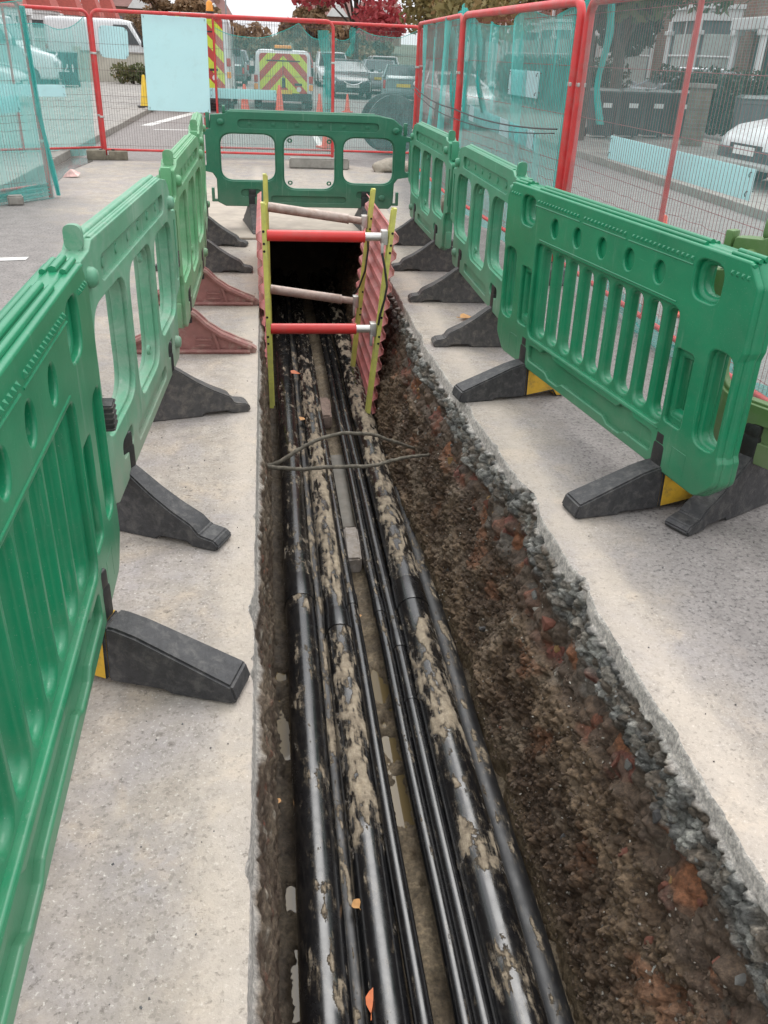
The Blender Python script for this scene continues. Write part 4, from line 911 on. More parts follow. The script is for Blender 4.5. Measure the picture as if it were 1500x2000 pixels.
fence('red mesh fence panel angled off to the left behind the gutter', (-2.55, 14.85), (-5.6, 13.1), (1.21,), L=3.5, net=(0.05, 3.45, scal(0, 0, 0, .10, [(0.05, 1.93), (.6, 1.80), (3.45, 1.95)]), .02, -.03, 5.4), netmat=MNET)
fence('leaning red mesh fence panel at the left edge of the photo', (-2.47, 10.66), (-4.5, 7.82), (), up=(.25, .46, 1.86), L=3.5, h=1.95, net=(0.02, 3.45, scal(0, 0, 0, .03, [(.02, 1.93), (1.2, 1.93), (3.45, 1.92)]), -.04, .03, 7.4), bunch=((.02, 1.9, -.03, .02, .012), (.05, .10, 1.6, .03, .03)))
fence('red mesh fence panel wrapped in bunched teal net at the far right corner', (2.24, 13.75), (2.16, 10.36), (), h=2.0, net=(0.03, 3.38, scal(0, 0, 0, .02, [(.03, 2.0), (1.6, 2.0), (2.6, 2.02), (3.38, 2.12)]), .0, .08, 1.1), netmat=MNETB, wm=MWIRER, bunch=((3.3, 2.05, 2.9, .9, .05), (3.2, 2.05, 3.1, .3, .06), (2.5, 1.9, 2.9, 1.0, .035)))
fence('red mesh fence panel with teal net in the middle of the right side', (2.17, 10.30), (2.36, 7.02), (), net=(0.03, 3.2, scal(0, 0, 0, .09, [(.03, 2.06), (1.0, 1.93), (1.9, 2.0), (3.2, 2.03)]), .02, .06, 3.9), netmat=MNETB, wm=MWIRER, pr=.034, bunch=((3.14, 2.0, 3.17, .10, .034), (.35, 1.9, .75, 1.1, .02), (.1, 2.0, .15, .9, .03)))
fence('red mesh fence panel with a middle post beside the slatted right barrier', (2.40, 6.94), (2.47, 3.44), (1.72,), net=(0.13, 3.48, scal(0, 0, 0, .02, [(.13, 2.0), (1.72, 1.99), (3.48, 2.0)]), .02, -.025, 6.2), netmat=MNETL, wm=MWIRER, pr=.034, bunch=((.24, 1.98, .32, 1.2, .007), (.9, .12, 2.4, .05, .04), (2.3, .10, 3.4, .08, .05)))
def board(label, c, u, w, h, tilt=0.0, rr=0.0):
    M_ = frame_matrix(c, u, (0, 0, 1)) @ Matrix.Rotation(tilt, 4, 'Y')
    mb = MB()
    if rr: mb.prism(rrect(-w / 2, -h / 2, w / 2, h / 2, rr), -.003, .003, lambda a, b_, t: (a, t, b_))
    else: mb.box((0, 0, 0), (w, .006, h))
    o = mb.build('notice_board', MBOARD, None); o.matrix_world = M_
    for sx in (-1, 1):
        for sz in (-1, 1): MB().tube([(sx * (w / 2 - .03), -.012, sz * (h / 2 - .03) - .012), (sx * (w / 2 - .03), -.016, sz * (h / 2 - .03)), (sx * (w / 2 - .03), -.012, sz * (h / 2 - .03) + .012), (sx * (w / 2 - .03), .03, sz * (h / 2 - .03) + .014)], .003, 5).build('cable_tie', MPEG, o)
    return tag(o, label, 'board', 'pale plastic boards on the fence')
board('tall pale cyan plastic board tied to the far fence in front of the large van', (-1.28, 14.49, 1.34), (1, 0, 0), .93, 1.26, 0.012)
board('thin pale strip board low on the far fence, left of the chevron van', (-.32, 14.62, .975), (1, 0, 0), 1.02, .14, 0.0)
board('rounded pale plastic board hanging beside the red double post at left', (-2.19, 14.66, 1.60), (1, 0, 0), .42, .42, .05, .09)
board('long pale strip board on the angled left fence panel', (-3.45, 14.28, .935), (.866, .5, 0), 1.15, .16, 0.0)
board('short tilted pale board at the left edge on the leaning fence', (-2.80, 10.35, .965), (.58, .81, 0), .55, .165, -.05)
board('square pale board on the right fence above the white car bonnet', (2.33, 8.31, 1.415), (.06, -1, 0), .80, .21, 0.0)
board('pale strip board on the right fence across the white car bumper', (2.31, 8.98, 1.02), (.055, -1, 0), 2.25, .15, .045)
board('long pale plastic board on the right fence above the slatted barrier', (2.50, 5.38, 1.07), (.02, -1, 0), 1.98, .155, 0.0)
# cable strung along the right fence
MCABLE = plain('black_cable', (0.02, 0.02, 0.02), 0.5)
def sagline(pts, r):
    out = []
    for i in range(len(pts) - 1):
        for k in range(10):
            t = k / 10; a, b_ = Vector(pts[i]), Vector(pts[i + 1]); p = a.lerp(b_, t); p.z -= .05 * 4 * t * (1 - t); out.append(p)
    return MB().tube(out + [Vector(pts[-1])], r, 6)
tag(sagline([(2.16, 13.6, 1.22), (2.12, 10.4, 1.09), (2.29, 7.05, 1.13)], .007).build('cable', MCABLE), 'upper of the two black cables strung along the right fence', 'cable')
tag(sagline([(2.16, 13.6, 1.17), (2.10, 10.4, 1.00), (2.27, 7.05, 1.10)], .005).build('cable', MCABLE), 'lower of the two black cables strung along the right fence', 'cable')
# fence feet and rubble
MBLOCK = plain('fence_block', (0.20, 0.175, 0.13), 0.9, 0, 0.3, 10, 0.7, 50, (0.10, 0.085, 0.06), 0.6)
MKERB = plain('kerb_concrete', (0.30, 0.28, 0.25), 0.88, 0, 0.2, 6, 0.5, 60, (0.18, 0.16, 0.14), 0.6)
def fblock(loc, rz, label, mat=MBLOCK, d=(.62, .22, .14)):
    e = empty('ballast_block', loc, rz, label, 'ballast block', 'blocks holding the fence')
    MB().bbox((-d[0] * .26, 0, d[2] / 2), (d[0] * .46, d[1], d[2]), .02).bbox((d[0] * .26, 0, d[2] / 2 - .005), (d[0] * .46, d[1] * .94, d[2] - .01), .02).bbox((0, 0, .03), (d[0] * .9, d[1] * .8, .058), .01).build('block', mat, e, True)
    for s_ in (-1, 1): MB().lathe([(.026, 0), (.026, .012)], 10, (s_ * .09, 0, d[2] - .004)).build('socket', MHOLE, e)
fblock((-2.43, 14.50, 0), .15, 'weathered block under the red double post at the left')
fblock((2.32, 6.98, 0), 1.5, 'dark rubber block under the red double post at the right', plain('dark_rubber_block', (0.07, 0.068, 0.065), 0.75, 0, .2, 10, .4, 60, (0.16, 0.15, 0.14), .5), (.72, .24, .13))
fblock((2.16, 10.33, 0), 1.4, 'rubber block under the fence join hidden behind the right row', MBLOCK)
rough_block('kerb_stone_block', (.82, 14.05, .075), (.92, .22, .15), .0, MKERB, 'loose grey kerb stone lying behind the middle hole of the far barrier', 'kerb stone', 21)
MSACK = plain('dusty_sack', (0.36, 0.31, 0.25), 0.9, 0, 0.25, 9, 0.6, 40, (0.14, 0.12, 0.10), 0.7)
for i, (x, y, s_, lab) in enumerate(((1.93, 13.9, .20, 'dusty sandbag heaped behind the right hole of the far barrier'), (2.25, 13.75, .19, 'paler sandbag at the foot of the far right fence corner'))):
    bm = bmesh.new(); bmesh.ops.create_icosphere(bm, subdivisions=3, radius=1)
    for v_ in bm.verts:
        n1 = float(perlin(v_.co.x * 1.6 + i * 9, v_.co.y * 1.6, v_.co.z * 1.6)); v_.co = Vector((v_.co.x * 1.5, v_.co.y * .9, max(v_.co.z, -.5) * .62)) * (1 + .28 * n1) * s_
    me = bpy.data.meshes.new('sandbag'); bm.to_mesh(me); bm.free()
    tag(obj('sandbag', me, MSACK, None, True, loc=(x, y, .06), rot=(0, 0, .4 - i), angle=60), lab, 'sandbag')
# ------------------------------------------------------------------ pavements, kerbs, markings
def slab_mat():
    m, n, l, b = newmat('paving'); nt = m.node_tree; v = coords(nt)
    br = N(nt, 'ShaderNodeTexBrick', inp={'Scale': 1.0, 'Mortar Size': 0.012, 'Brick Width': 0.9, 'Row Height': 0.6, 'Color1': (0.34, 0.32, 0.29, 1), 'Color2': (0.27, 0.255, 0.235, 1), 'Mortar': (0.15, 0.14, 0.125, 1)}); l.new(v, br.inputs['Vector'])
    c = mixc(nt, 0.6, br.outputs[0], ramp(nt, noise(nt, 5, 6, 0.65, v), [(0.3, (0.55, 0.55, 0.55)), (0.7, (1.15, 1.12, 1.1))]), 'MULTIPLY')
    l.new(c, b.inputs['Base Color']); b.inputs['Roughness'].default_value = 0.85; bump(nt, b, br.outputs['Fac'], -0.2, 0.01); return m
MPAVE = slab_mat()
def pavement(name, x0, x1, kx):
    o = MB().box(((x0 + x1) / 2, 65, .05), (abs(x1 - x0), 170, .10)).build(name, MPAVE); tag(o, kind='structure')
    ks = MB().bbox((0, 0, .055), (.14, .905, .12), .012).mesh('kerb_stone'); ks.materials.append(MKERB)
    for i in range(46):
        k = bpy.data.objects.new('kerb_stone', ks); COL.objects.link(k); k.parent = o; k.location = (kx, 3.0 + i * .92, R.uniform(-.006, .004)); k.rotation_euler = (0, 0, R.uniform(-.006, .006))
    return o
pavement('pavement_left', -3.15, -7.6, -3.075)
pavement('pavement_right', 6.10, 10.6, 6.03)
MWHITE = plain('worn_road_paint', (0.62, 0.60, 0.57), 0.75, 0, 0.15, 8, 0.3, 60, (0.28, 0.27, 0.26), 0.8)
def marking(name, pts): tag(MB().add([(x, y, .004) for x, y in pts], [tuple(range(len(pts)))]).build(name, MWHITE), kind='structure')
marking('road_marking', [(-2.75, 21.0), (-2.5, 21.0), (-1.55, 27.0), (-1.8, 27.0)])
marking('road_marking', [(-2.35, 20.0), (-1.2, 20.2), (-1.2, 20.35), (-2.35, 20.15)])
marking('road_marking', [(-2.25, 7.30), (-1.98, 7.36), (-1.98, 7.48), (-2.25, 7.42)])
marking('road_marking', [(1.0, 17.5), (1.12, 17.5), (1.12, 20.5), (1.0, 20.5)])
# wet gutter and litter on the left
tag(MB().add([(-2.98, 10.5, .003), (-2.62, 11.2, .003), (-2.72, 13.0, .003), (-2.60, 14.2, .003), (-2.86, 15.4, .003), (-2.99, 15.4, .003)], [(0, 1, 2, 3, 4, 5)]).build('gutter_water', plain('gutter_water_film', (0.16, 0.15, 0.14), 0.14, 0, 0.2, 6)), kind='structure')
o = MB().add([(-.10, -.05, 0), (.10, -.06, .02), (.12, .05, .05), (.02, .07, .09), (-.09, .06, .03), (0, 0, .10)], [(0, 1, 5), (1, 2, 5), (2, 3, 5), (3, 4, 5), (4, 0, 5), (0, 4, 3, 2, 1)]).build('litter', plain('litter_wrapper', (0.62, 0.40, 0.36), 0.5, 0, .5, 12), loc=(-2.58, 12.4, .002)); tag(o, 'crumpled pink and white wrapper in the left gutter', 'litter')
rough_block('gutter_stone', (-2.72, 10.1, .05), (.16, .12, .10), .3, MKERB, 'small stone block in the gutter under the leaning fence', 'stone', 33)

# ------------------------------------------------------------------ vehicles
MTYRE = plain('tyre', (0.02, 0.02, 0.02), 0.8); MRIM = plain('wheel_rim', (0.42, 0.42, 0.43), 0.35, 0.7); MGLASS = plain('car_glass', (0.045, 0.055, 0.06), 0.08, 0, 0.1, 3, spec=0.9)
MTRIM = plain('black_trim', (0.02, 0.02, 0.022), 0.5); MLAMP = plain('lamp_lens', (0.60, 0.62, 0.64), 0.1, 0.2, .1, 6, spec=1.0); MTAIL = plain('tail_lens', (0.45, 0.02, 0.02), 0.2); MAMB = plain('amber_lens', (0.85, 0.32, 0.03), 0.25)
MPW = plain('white_plate', (0.75, 0.75, 0.73), 0.4); MPY = plain('yellow_plate', (0.72, 0.52, 0.05), 0.4); MCHROME = plain('chrome', (0.7, 0.7, 0.7), 0.15, 1.0)
def paint(nm, c): return plain('paint_' + nm, c, 0.28, 0, 0.05, 2, spec=0.6, coat=0.5)
WH = {}
def wheel(e, x, y, r, w=.2):
    k = (round(r, 3),)
    if k not in WH:
        t = MB().lathe([(r * .62, -w / 2), (r * .93, -w / 2), (r, -w * .35), (r, w * .35), (r * .93, w / 2), (r * .62, w / 2)], 22, ax='x').mesh('tyre'); fixn(t); t.materials.append(MTYRE)
        mb = MB().lathe([(r * .60, -w * .42), (r * .64, -w * .42), (r * .64, w * .42), (r * .60, w * .42)], 20, ax='x').lathe([(r * .16, -w * .47), (r * .16, w * .47)], 12, ax='x')
        for q in range(6):
            a = q * math.pi / 3; mb.box((0, math.cos(a) * r * .38, math.sin(a) * r * .38), (w * .8, r * .16, r * .5), Matrix.Rotation(a - math.pi / 2, 3, 'X'))
        rm = mb.mesh('rim'); fixn(rm); rm.materials.append(MRIM)
        for q_ in (t,): q_.polygons.foreach_set('use_smooth', [True] * len(q_.polygons)); q_.set_sharp_from_angle(angle=.7)
        WH[k] = (t, rm)
    t, rm = WH[k]
    we = bpy.data.objects.new('wheel', t); COL.objects.link(we); we.parent = e; we.location = (x, y, r)
    ri = bpy.data.objects.new('rim', rm); COL.objects.link(ri); ri.parent = we
def rsec(w, z0, z1, y, rb=.12, rt=.14, tum=.0):
    """rounded cross-section of a car body at station y"""
    pts = rpoly([(-w, z0, rb), (w, z0, rb), (w - tum, z1, rt), (-w + tum, z1, rt)], 3); return [(a, y, b_) for a, b_ in pts]
def vehicle(name, label, cat, loc, rz, col, L, W, H, low, cab, roof, wheels=(.19, .81), wr=.31, group=None, bumper=None, rear=False, plate=None, light=True, grille=True):
    """low: stations (f, halfwidth fraction, z0, z1); cab: (f_rear_base, f_rear_top, f_front_top, f_front_base); front is +y"""
    e = empty(name, loc, rz, label, cat, group); hw = W / 2; y = lambda f: (f - .5) * L
    MB().loft([rsec(hw * k, z0, z1, y(f)) for f, k, z0, z1 in low]).build('body', col, e, True, angle=35)
    belt = np.interp
    fz = [s[0] for s in low]; zz_ = [s[3] for s in low]
    a, b_, c, d = cab; zb = lambda f: float(np.interp(f, fz, zz_)) - .03
    top = H - .03; ti, bi = hw * roof, hw * .93
    ring = lambda f, w, z: [(-w, y(f), z), (w, y(f), z)]
    g = [(-bi, y(a), zb(a)), (bi, y(a), zb(a)), (bi, y(d), zb(d)), (-bi, y(d), zb(d)), (-ti, y(b_), top), (ti, y(b_), top), (ti, y(c), top - .02), (-ti, y(c), top - .02)]
    MB().add(g, [(0, 1, 5, 4), (1, 2, 6, 5), (2, 3, 7, 6), (3, 0, 4, 7), (4, 5, 6, 7)]).build('glasshouse', MGLASS, e)
    mb = MB(); G = [Vector(p) for p in g]
    rf = [G[4] + Vector((0, -.02, .0)), G[5] + Vector((0, -.02, .0)), G[6] + Vector((0, .03, .0)), G[7] + Vector((0, .03, .0))]
    cen = sum(rf, Vector()) / 4
    mb.loft([[p + Vector((0, 0, -.03)) for p in rf], [p + Vector((0, 0, .008)) for p in rf], [cen + (p - cen) * .86 + Vector((0, 0, .035)) for p in rf]])
    for p, q in ((0, 4), (1, 5), (2, 6), (3, 7)): mb.tube([G[p], G[q]], .045 if p < 2 else .032, 6)
    for s_ in (0, 1):
        bp = .5 * (a + d); lo = Vector(((bi if s_ else -bi), y(bp), zb(bp))); hi = Vector(((ti if s_ else -ti), y(.5 * (b_ + c)), top)); mb.tube([lo, hi], .035, 6)
    mb.build('roof', col, e, True, angle=40)
    for f in wheels:
        for s_ in (-1, 1): wheel(e, s_ * (hw - .09), y(f), wr)
    f0, f1 = low[0], low[-1]
    for s_ in (-1, 1):
        if light:
            MB().bbox((s_ * hw * .70, y(.968), (f1[2] + f1[3]) / 2 + .10), (hw * .36, .12, .13), .03).build('headlight', MLAMP, e, True)
            MB().bbox((s_ * hw * .83, y(.018), f0[3] - .20), (hw * .22, .10, .26), .02).build('tail_light', MTAIL, e, True)
        MB().bbox((s_ * (hw + .07), y(d) - .12, zb(d) + .12), (.15, .10, .11), .03).build('mirror', col, e, True)
        mb2 = MB().bbox((s_ * (hw + .001), y(.47), .72), (.012, .12, .025), .004); mb2.build('door_handle', col, e)
    if grille: MB().bbox((0, y(1.0) - .015, (f1[2] + f1[3]) / 2 + .05), (hw * .9, .05, .11), .015).build('grille', MTRIM, e, True)
    MB().bbox((0, y(1.0) - .01, f1[2] + .12), (hw * 1.55, .07, .16), .03).build('bumper', bumper or MTRIM, e, True)
    MB().bbox((0, y(0.0) + .01, f0[2] + .12), (hw * 1.6, .07, .16), .03).build('bumper', bumper or col, e, True)
    MB().box((0, y(1.0) + .025, f1[2] + .17), (.50, .012, .11)).build('number_plate', MPW, e)
    MB().box((0, y(0.0) - .03, f0[2] + .30), (.50, .012, .11)).build('number_plate', MPY, e)
    return e
HATCH = [(0, .80, .34, .86), (.03, .93, .24, .95), (.12, 1, .20, .98), (.45, 1, .18, .95), (.70, 1, .18, .96), (.82, .98, .20, .88), (.93, .93, .22, .80), (.985, .80, .26, .70), (1.0, .66, .32, .62)]
SALO = [(0, .80, .34, .84), (.03, .93, .24, .96), (.12, 1, .20, .99), (.45, 1, .18, .94), (.70, 1, .18, .95), (.82, .98, .20, .86), (.93, .93, .22, .77), (.985, .82, .26, .68), (1.0, .70, .30, .62)]
CABH = (.015, .10, .50, .735); CABS = (.05, .18, .50, .735)
C_DK = paint('dark_slate', (0.035, 0.042, 0.05)); C_TEAL = paint('dark_green_grey', (0.10, 0.145, 0.14)); C_WH = paint('white', (0.72, 0.73, 0.73)); C_SIL = paint('silver', (0.36, 0.38, 0.40)); C_BLK = paint('black', (0.018, 0.02, 0.022)); C_RED = paint('red', (0.35, 0.03, 0.03))
vehicle('parked_car', 'dark slate saloon facing the camera beyond the far fence', 'car', (3.42, 38.6, 0), math.pi, C_DK, 4.6, 1.62, 1.36, SALO, CABS, .70, group='cars beyond the fence')
MB().tube([(-.36, 2.335, .62), (-.2, 2.36, .54), (0, 2.37, .50), (.2, 2.36, .54), (.36, 2.335, .62)], .022, 6).build('grille_bar', MCHROME, [o for o in bpy.data.objects if o.name.startswith('parked_car')][0], True)
vehicle('parked_car', 'pale grey-green hatchback seen from behind, beside the far right fence post', 'car', (5.15, 35.0, 0), -.12, paint('grey_green', (0.20, 0.27, 0.27)), 4.1, 1.55, 1.30, HATCH, CABH, .74, group='cars beyond the fence')
vehicle('parked_car', 'silver car half hidden behind the grey-green hatchback', 'car', (5.2, 43.5, 0), -.05, C_SIL, 4.3, 1.6, 1.38, HATCH, CABH, .74, group='cars beyond the fence')
vehicle('parked_car', 'white car with a load on its roof farther down the right kerb', 'car', (6.4, 52.0, 0), 0, C_WH, 4.3, 1.7, 1.5, HATCH, CABH, .74, group='cars beyond the fence')
vehicle('parked_car', 'white car behind the dark slate saloon', 'car', (3.6, 50.0, 0), math.pi, C_WH, 4.4, 1.7, 1.6, HATCH, CABH, .76, group='cars beyond the fence')
vehicle('parked_car', 'white hatchback facing the camera through the right net', 'car', (5.05, 24.7, 0), math.pi + .05, C_WH, 4.0, 1.45, 1.24, HATCH, CABH, .73, group='cars beyond the fence', bumper=C_WH)
vehicle('parked_car', 'dark car behind the white hatchback on the right', 'car', (6.3, 31.5, 0), math.pi, C_BLK, 4.2, 1.7, 1.5, HATCH, CABH, .74, group='cars beyond the fence')
vehicle('parked_car', 'white car with a dark bumper on the driveway at the right edge', 'car', (8.85, 12.35, .10), math.pi / 2 + .08, C_WH, 4.2, 1.75, 1.20, HATCH, CABH, .74, group='cars on driveways', bumper=C_DK)
vehicle('parked_car', 'dark car with roof bars behind the bins on the right', 'car', (11.6, 25.5, .10), math.pi / 2, C_SIL, 4.2, 1.72, 1.42, HATCH, CABH, .74, group='cars on driveways')
for s_ in (-1, 1): MB().tube([(s_ * .55, -1.2, 1.47), (s_ * .55, .1, 1.47)], .03, 6).build('roof_bar', MCHROME, [o for o in bpy.data.objects if o.get('label', '').startswith('dark car with roof bars')][0])
vehicle('parked_car', 'white car nosing out behind the left fence', 'car', (-8.2, 25.2, .10), -math.pi / 2, C_WH, 4.2, 1.72, 1.50, HATCH, CABH, .74, group='cars on driveways')
vehicle('parked_car', 'far silver car left of the chevron van', 'car', (-1.6, 55.0, 0), 0, C_SIL, 4.3, 1.75, 1.5, HATCH, CABH, .74, group='cars beyond the fence')
vehicle('parked_car', 'far dark green car queued behind the silver one on the left', 'car', (-1.7, 47.0, 0), 0, C_TEAL, 4.3, 1.75, 1.5, HATCH, CABH, .74, group='cars beyond the fence')
vehicle('parked_car', 'far red car just right of the chevron van', 'car', (2.2, 60.0, 0), 0, C_RED, 4.3, 1.7, 1.5, HATCH, CABH, .74, group='cars beyond the fence')
vehicle('parked_car', 'dark green car on the left pavement behind the pale strip board', 'car', (-9.4, 30.6, .10), -math.pi / 2, C_TEAL, 4.2, 1.7, 1.48, HATCH, CABH, .74, group='cars on driveways')
def chevron_mat(k, ph):
    m, n, l, b = newmat('chevron_print'); nt = m.node_tree; v = coords(nt); sp = N(nt, 'ShaderNodeSeparateXYZ'); l.new(v, sp.inputs[0])
    t = mth(nt, 'ADD', mth(nt, 'ADD', sp.outputs[2], mth(nt, 'ABSOLUTE', sp.outputs[0])), ph)
    g = mth(nt, 'GREATER_THAN', mth(nt, 'FRACT', mth(nt, 'MULTIPLY', t, k)), 0.5)
    l.new(mixc(nt, g, (0.62, 0.72, 0.05), (0.52, 0.05, 0.035)), b.inputs['Base Color']); b.inputs['Roughness'].default_value = 0.4; return m
def van(label, loc, rz, col, L, W, H, chev=None, nose=.72, group='vans', beacon=None):
    e = empty('parked_van', loc, rz, label, 'van', group); hw = W / 2; y = lambda f: (f - .5) * L; r = .18
    st = [(0, .93, .34, H - .10), (.012, .985, .28, H - .03), (.05, 1, .24, H), (nose - .16, 1, .22, H), (nose - .08, .99, .22, H - .06), (nose, .98, .22, H * .60 + .12), (nose + .05, .96, .22, H * .56), (.95, .90, .24, H * .46), (1.0, .74, .30, H * .36)]
    MB().loft([rsec(hw * k, z0, z1, y(f), .10, .20, .07 * (z1 > H * .8)) for f, k, z0, z1 in st]).build('body', col, e, True, angle=35)
    # windscreen and side windows sit on the slanting cab
    ws = [(-hw * .82, y(nose) + .02, H * .62 + .09), (hw * .82, y(nose) + .02, H * .62 + .09), (hw * .76, y(nose - .085) + .05, H - .13), (-hw * .76, y(nose - .085) + .05, H - .13)]
    n_ = Vector((0, .5, .6)).normalized() * .015
    MB().add([Vector(p) + n_ for p in ws] + [Vector(p) - n_ for p in ws], [(0, 1, 2, 3), (4, 7, 6, 5), (0, 4, 5, 1), (1, 5, 6, 2), (2, 6, 7, 3), (3, 7, 4, 0)]).build('windscreen', MGLASS, e)
    for s_ in (-1, 1):
        pl = rpoly([(y(nose) - .08, H * .60, .03), (y(nose - .10), H - .22, .05), (y(nose - .21), H - .22, .04), (y(nose - .21), H * .60, .03)], 3)
        MB().prism(pl, s_ * (hw - .02), s_ * (hw + .006), lambda a, b_, t: (t, a, b_)).build('side_window', MGLASS, e)
        MB().bbox((s_ * (hw + .09), y(nose) + .05, H * .62), (.18, .10, .24), .03).build('mirror', MTRIM, e, True)
        MB().bbox((s_ * hw * .72, y(.975), H * .34), (hw * .34, .14, .18), .04).build('headlight', MLAMP, e, True)
        MB().bbox((s_ * hw * .93, y(.004), H * .52), (hw * .13, .06, .20), .02).build('tail_light', MTAIL, e, True)
        MB().bbox((s_ * hw * .93, y(.004), H * .39), (hw * .13, .06, .16), .02).build('indicator', MAMB, e, True)
        for f in (.17, .80): wheel(e, s_ * (hw - .10), y(f), .33, .22)
    MB().bbox((0, y(0) + .01, .36), (W * .96, .10, .22), .03).build('bumper', MTRIM, e, True)
    MB().bbox((0, y(1) - .02, .38), (W * .85, .10, .24), .03).build('bumper', MTRIM, e, True)
    if chev:
        pl = rrect(-hw * .80, .42, hw * .80, H - .10, .10)
        MB().prism(pl, y(0) - .012, y(0) + .03, lambda a, b_, t: (a, t, b_)).build('rear_doors', chev, e)
        MB().box((0, y(0) - .016, H * .66), (.008, .006, H * .5)).build('door_seam', MTRIM, e)
        MB().bbox((0, y(0) - .02, H * .46), (.10, .03, .26), .012).build('door_handle', MTRIM, e)
        MB().box((0, y(0) - .018, H * .82), (W * .56, .006, .035)).build('lettering_strip', MTRIM, e)
        MB().box((hw * .50, y(0) - .018, H * .44), (.22, .006, .06)).build('badge', MTRIM, e); MB().lathe([(.07, 0), (.07, .006)], 14, (hw * .52, y(0) - .02, H * .36), 'y').build('emblem', MPW, e)
    else:
        for s_ in (-1, 1): MB().box((s_ * hw * .42, y(0) - .004, H * .72), (hw * .62, .012, H * .26)).build('rear_window', MGLASS, e)
    MB().box((.0, y(0) - .045, .50), (.50, .012, .11)).build('number_plate', MPY, e)
    MB().box((0, y(1) + .04, .42), (.50, .012, .11)).build('number_plate', MPW, e)
    if beacon == 'bar':
        MB().bbox((0, y(.05), H + .065), (.50, .16, .10), .03).build('beacon', MAMB, e, True); MB().bbox((0, y(.05), H + .01), (.54, .18, .04), .01).build('beacon_base', MTRIM, e)
    elif beacon:
        MB().lathe([(.10, 0), (.10, .03), (.09, .05), (.085, .19), (.05, .24), (.01, .25)], 14, (beacon, y(.04), H + .05)).build('beacon', MAMB, e, True); MB().lathe([(.11, 0), (.11, .06)], 14, (beacon, y(.04), H - .01)).build('beacon_base', MTRIM, e)
    return e
van('small white works van with red and yellow chevrons on its rear doors', (.585, 30.2, 0), 0, C_WH, 4.2, 1.74, 1.60, chevron_mat(2.0, .30), .70, 'works vans parked beyond the fence', 'bar')
bv = van('large white works van with an amber beacon behind the pale board', (-1.80, 29.0, 0), 0, C_WH, 5.4, 1.86, 2.38, chevron_mat(1.9, .15), .74, 'works vans parked beyond the fence', .42)
for k in range(5): MB().box((-.62 + k * .31, -2.72, 2.30), (.16, .012, .10), Matrix.Rotation(.5 if k < 2 else (-.5 if k > 2 else 0), 3, 'Y')).build('roof_chevron', MTAIL, bv)
van('white van parked nose to the road behind the left double post', (-9.8, 36.0, .1), -math.pi / 2, C_WH, 5.2, 1.95, 2.25, None, .72, 'white vans on the left')
van('white van with a long plain side beyond the left fence', (-6.6, 44.0, .1), -math.pi / 2 + .05, C_WH, 5.4, 2.0, 2.40, None, .74, 'white vans on the left')

# ------------------------------------------------------------------ cones, drum, bins
MCONE = plain('cone_red', (0.72, 0.085, 0.04), 0.5, 0, .12, 8); MSLEEVE = plain('cone_sleeve', (0.75, 0.75, 0.73), 0.4); MCYEL = plain('cone_yellow', (0.72, 0.47, 0.03), 0.5)
def cone(loc, h, label, col=MCONE, sl=MSLEEVE):
    e = empty('traffic_cone', loc, R.uniform(0, 1), label, 'cone', 'traffic cones')
    MB().bbox((0, 0, h * .03), (h * .52, h * .52, h * .055), .01).build('base', MTRIM if col is MCYEL else col, e)
    MB().lathe([(h * .19, h * .05), (h * .17, h * .08), (h * .052, h * .98), (h * .035, h)], 18).build('cone_body', col, e, True)
    MB().lathe([(h * .137, h * .34), (h * .135, h * .345), (h * .098, h * .62), (h * .094, h * .62)], 18).build('sleeve', sl, e, True)
for (x, y, h, lab) in ((-.52, 25.6, .75, 'red cone between the large van and the chevron van'), (.42, 25.9, .75, 'red cone in front of the chevron van rear'), (1.48, 25.2, .6, 'red cone right of the chevron van'), (2.5, 28.2, .5, 'small red cone on the road past the chevron van'),
                       (3.32, 7.05, .5, 'red cone on the road seen over the slatted right barrier'), (3.05, 5.75, .5, 'red cone seen through the slats of the right barrier'), (2.75, 9.2, .5, 'red cone seen through a hole of the right three-hole barrier'), (1.15, 17.2, .6, 'red cone seen through the middle hole of the far barrier')):
    cone((x, y, 0), h, lab)
cone((-3.15, 25.6, .10), .78, 'yellow no-waiting cone on the left kerb beside the pale board', MCYEL, MTRIM)
e = empty('cable_drum', (2.25, 16.6, 0), .12, 'dark grey cable drum standing behind the far right fence panel', 'cable drum')
MDRUM = plain('drum_grey', (0.045, 0.055, 0.055), 0.6, 0, .2, 5, .3, 40, (0.16, 0.16, 0.15), .5)
for yy in (-.28, .28): MB().lathe([(.47, -.03), (.49, -.025), (.49, .025), (.47, .03)], 40, (0, yy, .49), 'y').build('flange', MDRUM, e, True, angle=30)
MB().lathe([(.26, -.25), (.26, .25)], 30, (0, 0, .49), 'y').build('core', MDRUM, e, True)
MB().lathe([(.06, -.33), (.06, .33)], 14, (0, 0, .49), 'y').build('hub', MTRIM, e, True)
MBIN = plain('bin_green', (0.022, 0.045, 0.04), 0.5, 0, .2, 5); MBINB = plain('bin_dark', (0.02, 0.026, 0.028), 0.5, 0, .2, 5); MLABEL = plain('bin_label', (0.7, 0.72, 0.70), 0.5)
